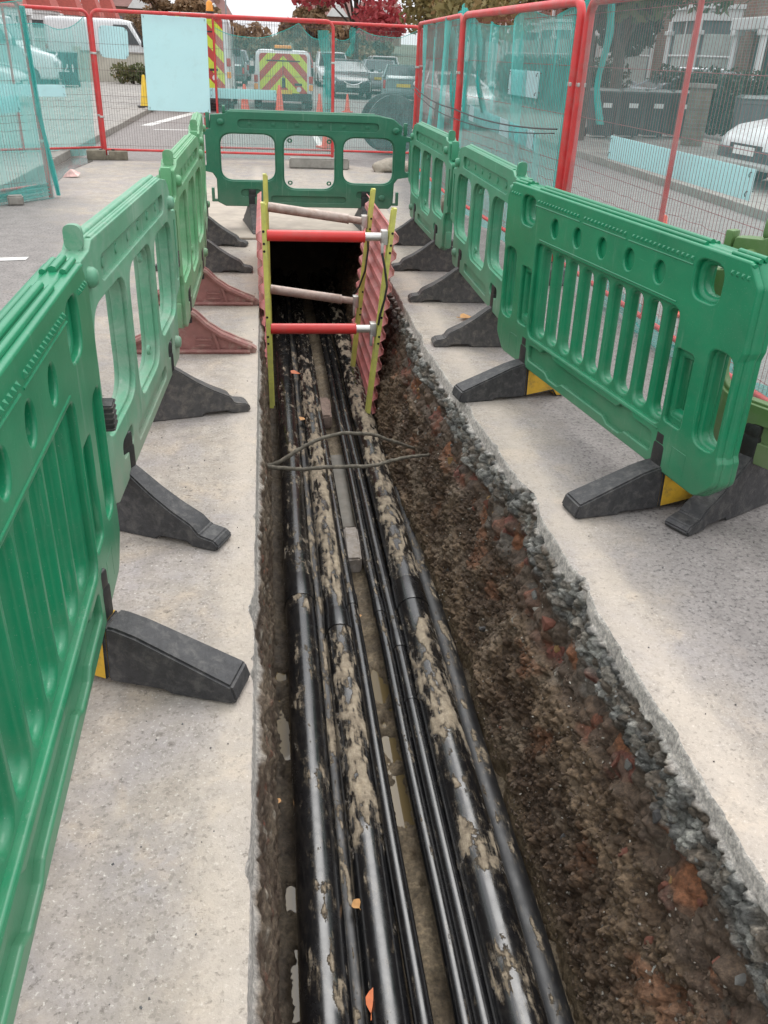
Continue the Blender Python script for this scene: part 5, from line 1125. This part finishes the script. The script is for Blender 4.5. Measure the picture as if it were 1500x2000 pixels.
def wbin(loc, rz, label, mat, stick=True, group='wheelie bins', sc=1.0):
    e = empty('wheelie_bin', loc, rz, label, 'bin', group); e.scale = (sc, sc, sc)
    a = [(-.24, -.24), (.24, -.24), (.24, .26), (-.24, .26)]; b_ = [(-.29, -.30), (.29, -.30), (.29, .33), (-.29, .33)]
    MB().loft([[(x, y, .06) for x, y in a], [(x, y, .92) for x, y in b_], [(x * 1.05, y * 1.05, .93) for x, y in b_], [(x * 1.05, y * 1.05, .99) for x, y in b_]]).build('bin_body', mat, e)
    MB().loft([[(x * 1.08, y * 1.08, .995) for x, y in b_], [(x * 1.08, y * 1.08, 1.02) for x, y in b_], [(x * .8, y * .8, 1.07) for x, y in b_]]).build('lid', plain('bin_lid', (0.05, 0.075, 0.07), .4), e)
    MB().tube([(-.25, .37, .98), (.25, .37, .98)], .018, 8).build('handle', mat, e)
    for s_ in (-1, 1): MB().lathe([(.10, -.025), (.10, .025)], 14, (s_ * .27, .27, .10), 'x').build('wheel', MTYRE, e)
    if stick: MB().box((.02, -.292, .72), (.22, .008, .10)).build('sticker', MLABEL, e)
    return e
for x, y, rz, mt, lab in ((7.6, 20.3, .25, MBINB, 'dark wheelie bin, leftmost of the row outside the bay window'), (8.33, 20.55, .2, MBINB, 'dark wheelie bin, second of the row outside the bay window'), (9.05, 20.8, .15, MBINB, 'dark wheelie bin, third of the row outside the bay window'), (9.75, 21.0, .2, MBIN, 'green wheelie bin with a white and pink notice, right of the row')):
    wbin((x, y, .1), rz - .3, lab, mt, sc=.95)
wbin((10.0, 17.3, .1), -.2, 'green wheelie bin behind the white car at the right edge', MBIN, False)
wbin((9.4, 17.0, .1), -.3, 'narrow grey wheelie bin beside the brick gate pier', plain('bin_grey', (0.10, 0.115, 0.12), .5), False)
bn = wbin((-7.05, 36.0, .1), .2, 'dark wheelie bin with white house number behind the left double post', MBINB, False, sc=1.1)
wbin((-7.85, 36.2, .1), .2, 'dark green wheelie bin beside the numbered bin on the left', MBIN, False, sc=1.1)
tx = bpy.data.curves.new('number', 'FONT'); tx.body = '21'; tx.size = .42; tx.extrude = .004; tx.align_x = 'CENTER'
to = bpy.data.objects.new('tmp', tx); COL.objects.link(to); tm = bpy.data.meshes.new_from_object(to); bpy.data.objects.remove(to)
obj('house_number', tm, MLABEL, bn, loc=(0, -.292, .45), rot=(math.pi / 2 - .06, 0, 0))

# ------------------------------------------------------------------ garden walls, pier, hedges
def brick_mat(name, c1, c2, mo):
    m, n, l, b = newmat(name); nt = m.node_tree; v = coords(nt)
    mp = N(nt, 'ShaderNodeMapping', inp={'Rotation': (math.pi / 2, 0, 0)}); sp = N(nt, 'ShaderNodeSeparateXYZ'); l.new(v, sp.inputs[0]); cb = N(nt, 'ShaderNodeCombineXYZ')
    l.new(mth(nt, 'ADD', sp.outputs[0], sp.outputs[1]), cb.inputs[0]); l.new(sp.outputs[2], cb.inputs[1])
    br = N(nt, 'ShaderNodeTexBrick', inp={'Scale': 1.0, 'Mortar Size': 0.010, 'Brick Width': 0.225, 'Row Height': 0.075, 'Color1': (*c1, 1), 'Color2': (*c2, 1), 'Mortar': (*mo, 1)}); l.new(cb.outputs[0], br.inputs['Vector'])
    l.new(mixc(nt, 0.5, br.outputs[0], ramp(nt, noise(nt, 2, 6, 0.65, v), [(0.3, (0.6, 0.6, 0.6)), (0.7, (1.2, 1.2, 1.2))]), 'MULTIPLY'), b.inputs['Base Color']); b.inputs['Roughness'].default_value = 0.9
    bump(nt, b, br.outputs['Fac'], -0.3, 0.006); return m
MBRK = brick_mat('house_brick', (0.27, 0.125, 0.08), (0.20, 0.095, 0.065), (0.24, 0.20, 0.17)); MBRKY = brick_mat('stock_brick', (0.24, 0.20, 0.145), (0.17, 0.145, 0.11), (0.22, 0.2, 0.18)); MBRKR = brick_mat('red_brick', (0.28, 0.12, 0.08), (0.23, 0.10, 0.07), (0.22, 0.19, 0.16))
MRENDER = plain('white_render', (0.72, 0.71, 0.69), 0.8, 0, .06, 2, .1, 30, (0.5, 0.48, 0.45), .4); MCREAM = plain('cream_render', (0.55, 0.52, 0.44), 0.85, 0, .08, 2, .2, 30, (0.38, 0.35, 0.29), .5); MFRAME = plain('white_frame', (0.78, 0.78, 0.77), 0.5, 0, .04); MPANE = plain('house_pane', (0.13, 0.15, 0.16), 0.08, 0, .3, 1.5, spec=.8)
MCURT = plain('net_curtain', (0.50, 0.53, 0.50), .8, 0, .15, 9); MSLATE = plain('slate', (0.10, 0.10, 0.11), .7, 0, .2, 6, .3, 30); MTILE = plain('red_tile', (0.38, 0.075, 0.055), .75, 0, .2, 9, .4, 30); MTERRA = plain('terracotta', (0.44, 0.20, 0.12), .8, 0, .12, 5)
e = empty('gate_pier', (9.2, 18.9, .1), 0, 'yellow-brown brick gate pier on the right pavement', 'gate pier')
MB().box((0, 0, .56), (.34, .34, 1.12)).build('shaft', MBRKY, e); MB().bbox((0, 0, 1.165), (.44, .44, .09), .02).build('cap', MKERB, e)
e = empty('garden_wall', (10.7, 13.5, .1), 0, 'low brick garden wall along the right pavement', 'wall'); MB().box((0, 0, .35), (.23, 9.0, .7)).build('brickwork', MBRKY, e); MB().bbox((0, 0, .735), (.30, 9.1, .06), .01).build('coping', MKERB, e)
e = empty('garden_wall', (-6.2, 42.0, .1), 0, 'cream rendered garden wall left of the pale board', 'wall'); MB().box((0, 0, .55), (3.0, .25, 1.1)).build('render', MCREAM, e); MB().bbox((0, 0, 1.13), (3.1, .32, .07), .01).build('coping', MKERB, e); MB().box((-1.62, -.05, .65), (.3, .36, 1.3)).build('end_pier', MCREAM, e)
def leaf_mat(name, cols):
    m, n, l, b = newmat(name); nt = m.node_tree
    oi = N(nt, 'ShaderNodeAttribute', attribute_name='lv')
    c = ramp(nt, oi.outputs['Fac'], [(i / (len(cols) - 1), q) for i, q in enumerate(cols)]); l.new(c, b.inputs['Base Color']); b.inputs['Roughness'].default_value = 0.6
    o = n['Material Output']; tl = N(nt, 'ShaderNodeBsdfTranslucent'); l.new(c, tl.inputs[0]); mx = N(nt, 'ShaderNodeMixShader', inp={0: 0.3}); l.new(b.outputs[0], mx.inputs[1]); l.new(tl.outputs[0], mx.inputs[2]); l.new(mx.outputs[0], o.inputs['Surface']); return m
def leaves(name, blobs, n_, size, mat, parent, seed=1):
    """leaf quads spread through ellipsoid clumps: blobs = (centre, radii)"""
    rs = np.random.RandomState(seed); w = np.array([b[1][0] * b[1][1] * b[1][2] for b in blobs]); w /= w.sum()
    ci = rs.choice(len(blobs), n_, p=w); C_ = np.array([b[0] for b in blobs])[ci]; Rr = np.array([b[1] for b in blobs])[ci]
    d = rs.normal(size=(n_, 3)); d /= np.linalg.norm(d, axis=1)[:, None]; p = C_ + d * Rr * (rs.rand(n_, 1) ** .45)
    u = rs.normal(size=(n_, 3)); u /= np.linalg.norm(u, axis=1)[:, None]; v = np.cross(u, rs.normal(size=(n_, 3))); v /= np.linalg.norm(v, axis=1)[:, None]
    s_ = size * (0.6 + .8 * rs.rand(n_, 1)); V = np.stack([p - u * s_, p + v * s_ * .55, p + u * s_, p - v * s_ * .55], 1).reshape(-1, 3)
    me = bpy.data.meshes.new(name); me.vertices.add(n_ * 4); me.vertices.foreach_set('co', V.reshape(-1).astype(np.float32))
    me.loops.add(n_ * 4); me.loops.foreach_set('vertex_index', np.arange(n_ * 4, dtype=np.int32)); me.polygons.add(n_)
    me.polygons.foreach_set('loop_start', np.arange(0, n_ * 4, 4, dtype=np.int32)); me.polygons.foreach_set('loop_total', np.full(n_, 4, np.int32)); me.update()
    cl = rs.rand(len(blobs))[ci]; lv = np.clip(.5 * cl + .5 * rs.rand(n_), 0, 1)
    at = me.attributes.new('lv', 'FLOAT', 'POINT'); at.data.foreach_set('value', np.repeat(lv, 4).astype(np.float32))
    return obj(name, me, mat, parent)
LGREEN = leaf_mat('leaf_green', [(0.045, 0.065, 0.025), (0.08, 0.11, 0.04), (0.14, 0.15, 0.055), (0.24, 0.17, 0.065)]); LDARK = leaf_mat('leaf_dark', [(0.018, 0.032, 0.017), (0.035, 0.055, 0.025), (0.06, 0.08, 0.035)])
LRED = leaf_mat('leaf_red', [(0.26, 0.03, 0.045), (0.44, 0.055, 0.07), (0.54, 0.10, 0.11), (0.36, 0.08, 0.06)]); LBRN = leaf_mat('leaf_brown', [(0.13, 0.085, 0.05), (0.22, 0.14, 0.075), (0.31, 0.19, 0.10), (0.19, 0.15, 0.07)]); LOLV = leaf_mat('leaf_olive', [(0.13, 0.115, 0.045), (0.23, 0.19, 0.07), (0.34, 0.27, 0.11), (0.38, 0.20, 0.09)])
MBARK = plain('bark', (0.09, 0.07, 0.055), .95, 0, .35, 14, .9, 40)
def tree(label, loc, th, r, ch, mat, n_, size, seed, trunk=.16, group='street trees'):
    e = empty('street_tree', loc, 0, label, 'tree', group); rr = random.Random(seed); bl = []
    mb = MB().tube([(0, 0, -.05), (.04, .02, th * .5), (0, .05, th), (.1, 0, th + ch * .5)], [trunk * 1.25, trunk, trunk * .8, trunk * .3], 10)
    for k in range(13):
        a = rr.uniform(0, 6.28); q = rr.uniform(.25, .85) * r; z = th + rr.uniform(.05, .95) * ch; c_ = (q * math.cos(a), q * math.sin(a), z)
        mb.tube([(0, 0, th * rr.uniform(.75, 1.0)), (c_[0] * .5, c_[1] * .5, (th + z) / 2 + .1), c_], [trunk * .42, trunk * .25, trunk * .08], 6)
        s_ = rr.uniform(.28, .5) * r; bl.append((c_, (s_, s_, s_ * rr.uniform(.6, .9))))
    mb.build('trunk', MBARK, e, True); leaves('crown', bl, n_, size, mat, e, seed); return e
def hedge(label, loc, d, mat, seed):
    e = empty('hedge', loc, 0, label, 'hedge'); rs = random.Random(seed); k = max(2, int(max(d[:2]) / .5))
    bl = [((-d[0] / 2 + d[0] * (i + .5) / k + rs.uniform(-.1, .1), -d[1] / 2 + d[1] * (i + .5) / k + rs.uniform(-.1, .1) if d[1] > d[0] else rs.uniform(-.1, .1), d[2] * .5) if d[0] >= d[1] else (rs.uniform(-.1, .1), -d[1] / 2 + d[1] * (i + .5) / k, d[2] * .5), (max(.4, d[0] / k) if d[0] >= d[1] else d[0] * .5, max(.4, d[1] / k) if d[1] > d[0] else d[1] * .5, d[2] * .5)) for i in range(k)]
    leaves('foliage', bl, 500 * k, .07, mat, e, seed); MB().tube([(0, 0, 0), (0, 0, d[2] * .6)], .05, 6).build('stem', MBARK, e); return e
hedge('dark green hedge below the bay windows on the right', (11.4, 20.2, .1), (.9, 12.5, 1.55), LDARK, 5)
hedge('dark hedge farther down the right pavement', (10.2, 33.0, .1), (1.0, 13.0, 1.7), LDARK, 6)
hedge('green bush against the cream wall on the left', (-5.4, 40.5, .1), (1.2, .8, .8), LGREEN, 7)
hedge('green bush behind the leaning left fence', (-9.6, 33.0, .1), (1.2, .8, 1.9), LGREEN, 8)
tree('street tree with its trunk behind the net gap on the right kerb', (6.75, 19.6, .1), 2.55, 3.1, 4.5, LGREEN, 9000, .12, 3, .20)
tree('dark leafy tree hanging in front of the brick bay house', (9.3, 24.2, .1), 2.1, 1.9, 4.2, LDARK, 9000, .12, 4)
tree('olive and orange autumn tree above the right fence', (7.6, 33.0, .1), 2.5, 3.4, 5.0, LOLV, 9000, .14, 5)
tree('olive tree farther down the right kerb', (8.0, 44.0, .1), 2.6, 3.8, 5.2, LOLV, 8000, .16, 15)
tree('red maple beyond the far fence', (5.0, 52.0, .1), 2.7, 3.6, 4.6, LRED, 9000, .16, 6)
tree('brown-green tree left of the red maple', (3.6, 74.0, .1), 2.0, 2.2, 5.5, LBRN, 6000, .2, 7)
tree('bare-branched brown tree far down the left side', (-5.6, 62.0, .1), 1.6, 2.2, 3.0, LBRN, 5000, .18, 8)
tree('brown autumn tree at the end of the street on the left', (-6.5, 95.0, .1), 1.5, 4.2, 3.6, LBRN, 6000, .3, 9, .25)
tree('dusky tree at the far end of the street, centre left', (-2.5, 150.0, 0), .6, 6.0, 3.6, LBRN, 5000, .45, 10, .3)
tree('dusky tree at the far end of the street, centre right', (10.5, 150.0, 0), .6, 6.0, 3.8, LBRN, 5000, .45, 11, .3)
tree('small dark conifer-shaped tree on the skyline', (7.7, 165.0, 0), 2.5, 1.9, 6.6, LDARK, 2500, .4, 12, .3)

# ------------------------------------------------------------------ houses
def window(e, c, w, h, ax, s_, curtain=False, mull=1):
    """sash window on a wall facing s_*x (ax='x') or s_*y"""
    f = (lambda a, b_, t: (c[0] + s_ * t, c[1] + a, c[2] + b_)) if ax == 'x' else (lambda a, b_, t: (c[0] + a, c[1] + s_ * t, c[2] + b_))
    wd = MB().prism([(-w / 2, -h / 2), (w / 2, -h / 2), (w / 2, h / 2), (-w / 2, h / 2)], -.02, .02, f).build('window', MPANE, e)
    if curtain: MB().prism([(-w / 2 + .05, -h / 2), (w / 2 - .05, -h / 2), (w / 2 - .05, h / 2), (-w / 2 + .05, h / 2)], .021, .026, f).build('curtain', MCURT, wd)
    mb = MB(); t = .07
    for a0, b0, a1, b1 in ((-w / 2 - t, -h / 2 - t, w / 2 + t, -h / 2), (-w / 2 - t, h / 2, w / 2 + t, h / 2 + t), (-w / 2 - t, -h / 2, -w / 2, h / 2), (w / 2, -h / 2, w / 2 + t, h / 2), (-w / 2, -.03, w / 2, .03)):
        mb.prism([(a0, b0), (a1, b0), (a1, b1), (a0, b1)], -.03, .07, f)
    for k in range(1, mull): a = -w / 2 + w * k / mull; mb.prism([(a - .025, -h / 2), (a + .025, -h / 2), (a + .025, h / 2), (a - .025, h / 2)], -.03, .065, f)
    mb.build('frame', MFRAME, wd)
    MB().prism([(-w / 2 - .12, -h / 2 - .17), (w / 2 + .12, -h / 2 - .17), (w / 2 + .12, -h / 2 - .075), (-w / 2 - .12, -h / 2 - .075)], -.03, .14, f).build('sill', MFRAME, wd)
def bay(e, x, y, s_, w, proj, z0, z1, trim, wallm, tops):
    """canted bay on a wall facing s_*x: three lights between white columns"""
    pts = [(0, -w / 2), (s_ * proj, -w / 2 + .62), (s_ * proj, w / 2 - .62), (0, w / 2)]
    bo = MB().prism([(x + a * .96, y + b_ * .97) for a, b_ in pts], 0, z0, lambda a, b_, t: (a, b_, t)).build('bay', wallm, e)
    MB().prism([(x + a, y + b_) for a, b_ in pts], z1, z1 + .30, lambda a, b_, t: (a, b_, t)).prism([(x + a * 1.1, y + b_ * 1.05) for a, b_ in pts], z1 + .302, z1 + .42, lambda a, b_, t: (a, b_, t)).build('bay_cornice', trim, bo)
    MB().prism([(x + a * 1.06, y + b_ * 1.03) for a, b_ in pts], z0 + .002, z0 + .10, lambda a, b_, t: (a, b_, t)).build('bay_sill', trim, bo)
    for i in range(3):
        a, b_ = Vector((x + pts[i][0] * .9, y + pts[i][1] * .97)), Vector((x + pts[i + 1][0] * .9, y + pts[i + 1][1] * .97))
        MB().add([(a.x, a.y, z0 + .1), (b_.x, b_.y, z0 + .1), (b_.x, b_.y, z1), (a.x, a.y, z1)], [(0, 1, 2, 3)]).build('pane', MPANE, bo)
        a2, b2 = a.lerp(b_, .12), a.lerp(b_, .88); nn = Vector((0.03 * s_, 0))
        MB().add([(a2.x - nn.x * .2 + s_ * .012, a2.y, z0 + .1), (b2.x + s_ * .012, b2.y, z0 + .1), (b2.x + s_ * .012, b2.y, z1 - .35), (a2.x + s_ * .012, a2.y, z1 - .35)], [(0, 1, 2, 3)]).build('curtain', MCURT, bo)
        MB().tube([(a.x + s_ * .03, a.y, (z0 + z1) / 2 + .05), (b_.x + s_ * .03, b_.y, (z0 + z1) / 2 + .05)], .035, 4).build('glazing_bar', trim, bo)
        mid = a.lerp(b_, .5)
        if i == 1: MB().tube([(mid.x + s_ * .03, mid.y, z0 + .1), (mid.x + s_ * .03, mid.y, z1)], .03, 4).build('glazing_bar', trim, bo)
    for a, b_ in pts:
        MB().tube([(x + a * .98, y + b_ * .98, z0 + .1), (x + a * .98, y + b_ * .98, z1)], .09, 8).bbox((x + a * .98, y + b_ * .98, z1 - .32), (.26, .26, .12), .02).bbox((x + a * .98, y + b_ * .98, z0 + .17), (.24, .24, .14), .02).build('column', trim, bo)
    if tops:
        rp = [(x + a * 1.2, y + b_ * 1.08) for a, b_ in pts]
        MB().loft([[(a, b_, z1 + .422) for a, b_ in rp], [(x + (a - x) * .55, y + (b_ - y) * .55, z1 + tops) for a, b_ in rp], [(x + (a - x) * .15, y + (b_ - y) * .35, z1 + tops * 1.15) for a, b_ in rp]]).build('bay_roof', MTILE, bo)
def house(label, x, y0, y1, s_, wallm, depth, hgt, by, bay_w, flip, roofm, tops, z0=.75, z1=2.75, trim=None, group='terraced houses'):
    """terraced house with its front on the plane x, facing s_*x"""
    trim = trim or MFRAME; e = empty('terraced_house', (0, 0, .1), 0, label, 'house', group); xb = x - s_ * depth
    MB().box(((x + xb) / 2, (y0 + y1) / 2, hgt / 2), (abs(x - xb), y1 - y0 - .02, hgt)).build('wall', wallm, e)
    for yy in (y0 + .16, y1 - .16): MB().box((x + s_ * .03, yy, hgt / 2), (.10, .30, hgt)).build('quoin', MTERRA if wallm is MBRK else trim, e)
    rf = MB().add([(x + s_ * .3, y0, hgt), (x + s_ * .3, y1, hgt), ((x + xb) / 2, y1, hgt + 2.4), ((x + xb) / 2, y0, hgt + 2.4), (xb - s_ * .3, y0, hgt), (xb - s_ * .3, y1, hgt)], [(0, 1, 2, 3), (3, 2, 5, 4), (0, 3, 4), (1, 5, 2), (0, 4, 5, 1)]).build('roof', roofm, e)
    MB().box(((x + xb) / 2, y1 - .4, hgt + 2.6), (.9, .6, 1.4)).build('chimney', MBRKR, rf)
    bay(e, x, by, s_, bay_w, 1.0, z0, z1, trim, wallm, tops)
    for off in (-bay_w * .22, bay_w * .22): window(e, (x, by + off, hgt - 1.5), 1.0, 1.7, 'x', s_, True)
    dy = (y1 - 1.15) if not flip else (y0 + 1.15)
    dr = MB().box((x + s_ * .03, dy, 1.1), (.08, .95, 2.1)).build('door', plain('door_dark', (0.03, 0.05, 0.05), .4), e); MB().bbox((x + s_ * .09, dy + .32, 1.05), (.06, .05, .12), .01).build('handle', MCHROME, dr)
    for q in (-.75, .75): MB().tube([(x + s_ * .55, dy + q, 0), (x + s_ * .55, dy + q, 2.35)], .10, 10).bbox((x + s_ * .55, dy + q, 2.40), (.3, .3, .14), .02).bbox((x + s_ * .55, dy + q, .1), (.3, .3, .2), .02).build('porch_column', trim, e, True)
    MB().bbox((x + s_ * .32, dy, 2.62), (.75, 1.95, .30), .03).build('porch_roof', trim, e)
    window(e, (x, dy, hgt - 1.5), .85, 1.6, 'x', s_, True)
    return e
house('dark brick terraced house with a white bay window, nearest on the right', 14.0, 24.2, 31.4, -1, MBRK, 8, 6.2, 28.7, 3.3, True, MSLATE, 0)
house('brick terraced house with a white bay behind the dark tree on the right', 14.0, 31.42, 38.6, -1, MBRK, 8, 6.2, 34.8, 3.3, False, MSLATE, 0)
house('brick terraced house third along the right side', 14.0, 38.62, 45.8, -1, MBRKR, 8, 6.2, 43.2, 3.3, True, MSLATE, 0)
house('brick terraced house fourth along the right side', 14.0, 45.82, 53.0, -1, MBRK, 8, 6.2, 49.2, 3.3, False, MSLATE, 0)
house('pale terraced house farther along the right side behind the red maple', 14.0, 53.02, 68.0, -1, MRENDER, 8, 6.2, 58.0, 3.3, True, MSLATE, 0)
for i in range(6):
    y0 = 34 + i * 7.2
    house(['white rendered house at the left edge with a red bay roof', 'white house with a red bay roof behind the white van', 'white house with a red bay roof, third from the left edge', 'white house with a red bay roof left of the large van roof', 'white house with a red bay roof, fifth along the left side', 'white house with a red bay roof at the end of the left terrace'][i], -11.5, y0, y0 + 7.18, 1, MRENDER, 8, 6.0, y0 + 3.0, 3.2, False, MTILE, 2.1, z0=.7, z1=2.35)
def far_house(label, x, y, z, w, d, h, wallm, rz=0):
    e = empty('far_house', (x, y, z), rz, label, 'house', 'houses on the skyline')
    MB().box((0, 0, h / 2), (w, d, h)).build('wall', wallm, e)
    rf = MB().add([(-w * .55, -d * .55, h), (w * .55, -d * .55, h), (w * .55, d * .55, h), (-w * .55, d * .55, h), (-w * .35, 0, h + 3.4), (w * .40, 0, h + 3.4)], [(0, 1, 5, 4), (1, 2, 5), (2, 3, 4, 5), (3, 0, 4), (3, 2, 1, 0)]).build('roof', plain('far_roof', (0.20, 0.10, 0.085), .8, 0, .2, 1), e)
    MB().box((w * .25, -.5, h + 3.3), (.9, .9, 1.8)).build('chimney', MBRKR, rf)
    MB().add([(-w * .1, -d * .57, h - .2), (w * .35, -d * .57, h - .2), (w * .125, -d * .57, h + 2.6), (-w * .1, -d * .3, h - .2), (w * .35, -d * .3, h - .2), (w * .125, -d * .2, h + 2.6)], [(0, 1, 2), (0, 2, 5, 3), (1, 4, 5, 2)]).build('gable', MRENDER, rf)
    for a in (-.28, .1, .34): MB().box((w * a, -d / 2 - .02, h * .55), (1.3, .1, 1.4)).build('window', MPANE, e)
# the street climbs to a rise beyond the junction
nx, ny = 40, 30; U, V = np.meshgrid(np.linspace(-220, 220, nx), np.linspace(0, 1, ny), indexing='ij')
P = np.stack([U, 120 + V * 260, -.3 + 4.6 * sstep(0, .75, V) + 0.8 * fbm(U * .01, V * 3, 1.5, 3) * sstep(0, .3, V)], -1)
tag(obj('hill', grid_mesh('hill', P), plain('hill_green', (0.07, 0.075, 0.045), .95, 0, .3, .05), smooth=True, angle=180), kind='structure')
far_house('red-brown roofed house with a white gable on the skyline', 14.2, 205, 3.2, 10, 8, 5.0, MBRKR)
far_house('brick house among brown trees on the skyline at left', -10.5, 185, 1.5, 9, 8, 4.5, MBRKR, .2)
far_house('brick house behind the red maple on the skyline', 25, 210, 3.2, 10, 8, 5.0, MBRKR, -.2)
far_house('far brick house at the left of the street end', -24, 190, 2.5, 10, 8, 5.0, MBRK, .1)
for i, (x, y, lab) in enumerate(((-40, 172, 'brown skyline tree beyond the left terrace'), (-20, 178, 'low brown skyline tree beside the far brick house at left'), (-15, 168, 'brown skyline tree left of the two lamp posts'), (20, 180, 'brown skyline tree right of the gabled house'), (33, 176, 'brown skyline tree behind the red maple'), (48, 185, 'skyline tree above the right terrace'))):
    tree(lab, (x, y, 1.0), 1.0, 4.5, 4.2, LBRN, 1800, .5, 40 + i, .3, 'skyline trees')
MPOLE = plain('lamp_post_grey', (0.25, 0.26, 0.26), .5)
for x, y, h, lab in ((-3.9, 70.0, 7.5, 'slim grey lamp post, left of the pair above the far fence'), (-3.4, 95.0, 8.5, 'slim grey lamp post, right of the pair above the far fence')):
    e = empty('lamp_post', (x, y, .1), 0, lab, 'lamp post', 'lamp posts'); MB().tube([(0, 0, 0), (0, 0, 1.2), (0, 0, h), (.5, 0, h + .2), (1.2, 0, h + .25)], [.11, .08, .06, .05, .04], 8).build('pole', MPOLE, e, True); MB().bbox((1.4, 0, h + .24), (.6, .2, .12), .03).build('lamp_head', MPOLE, e)
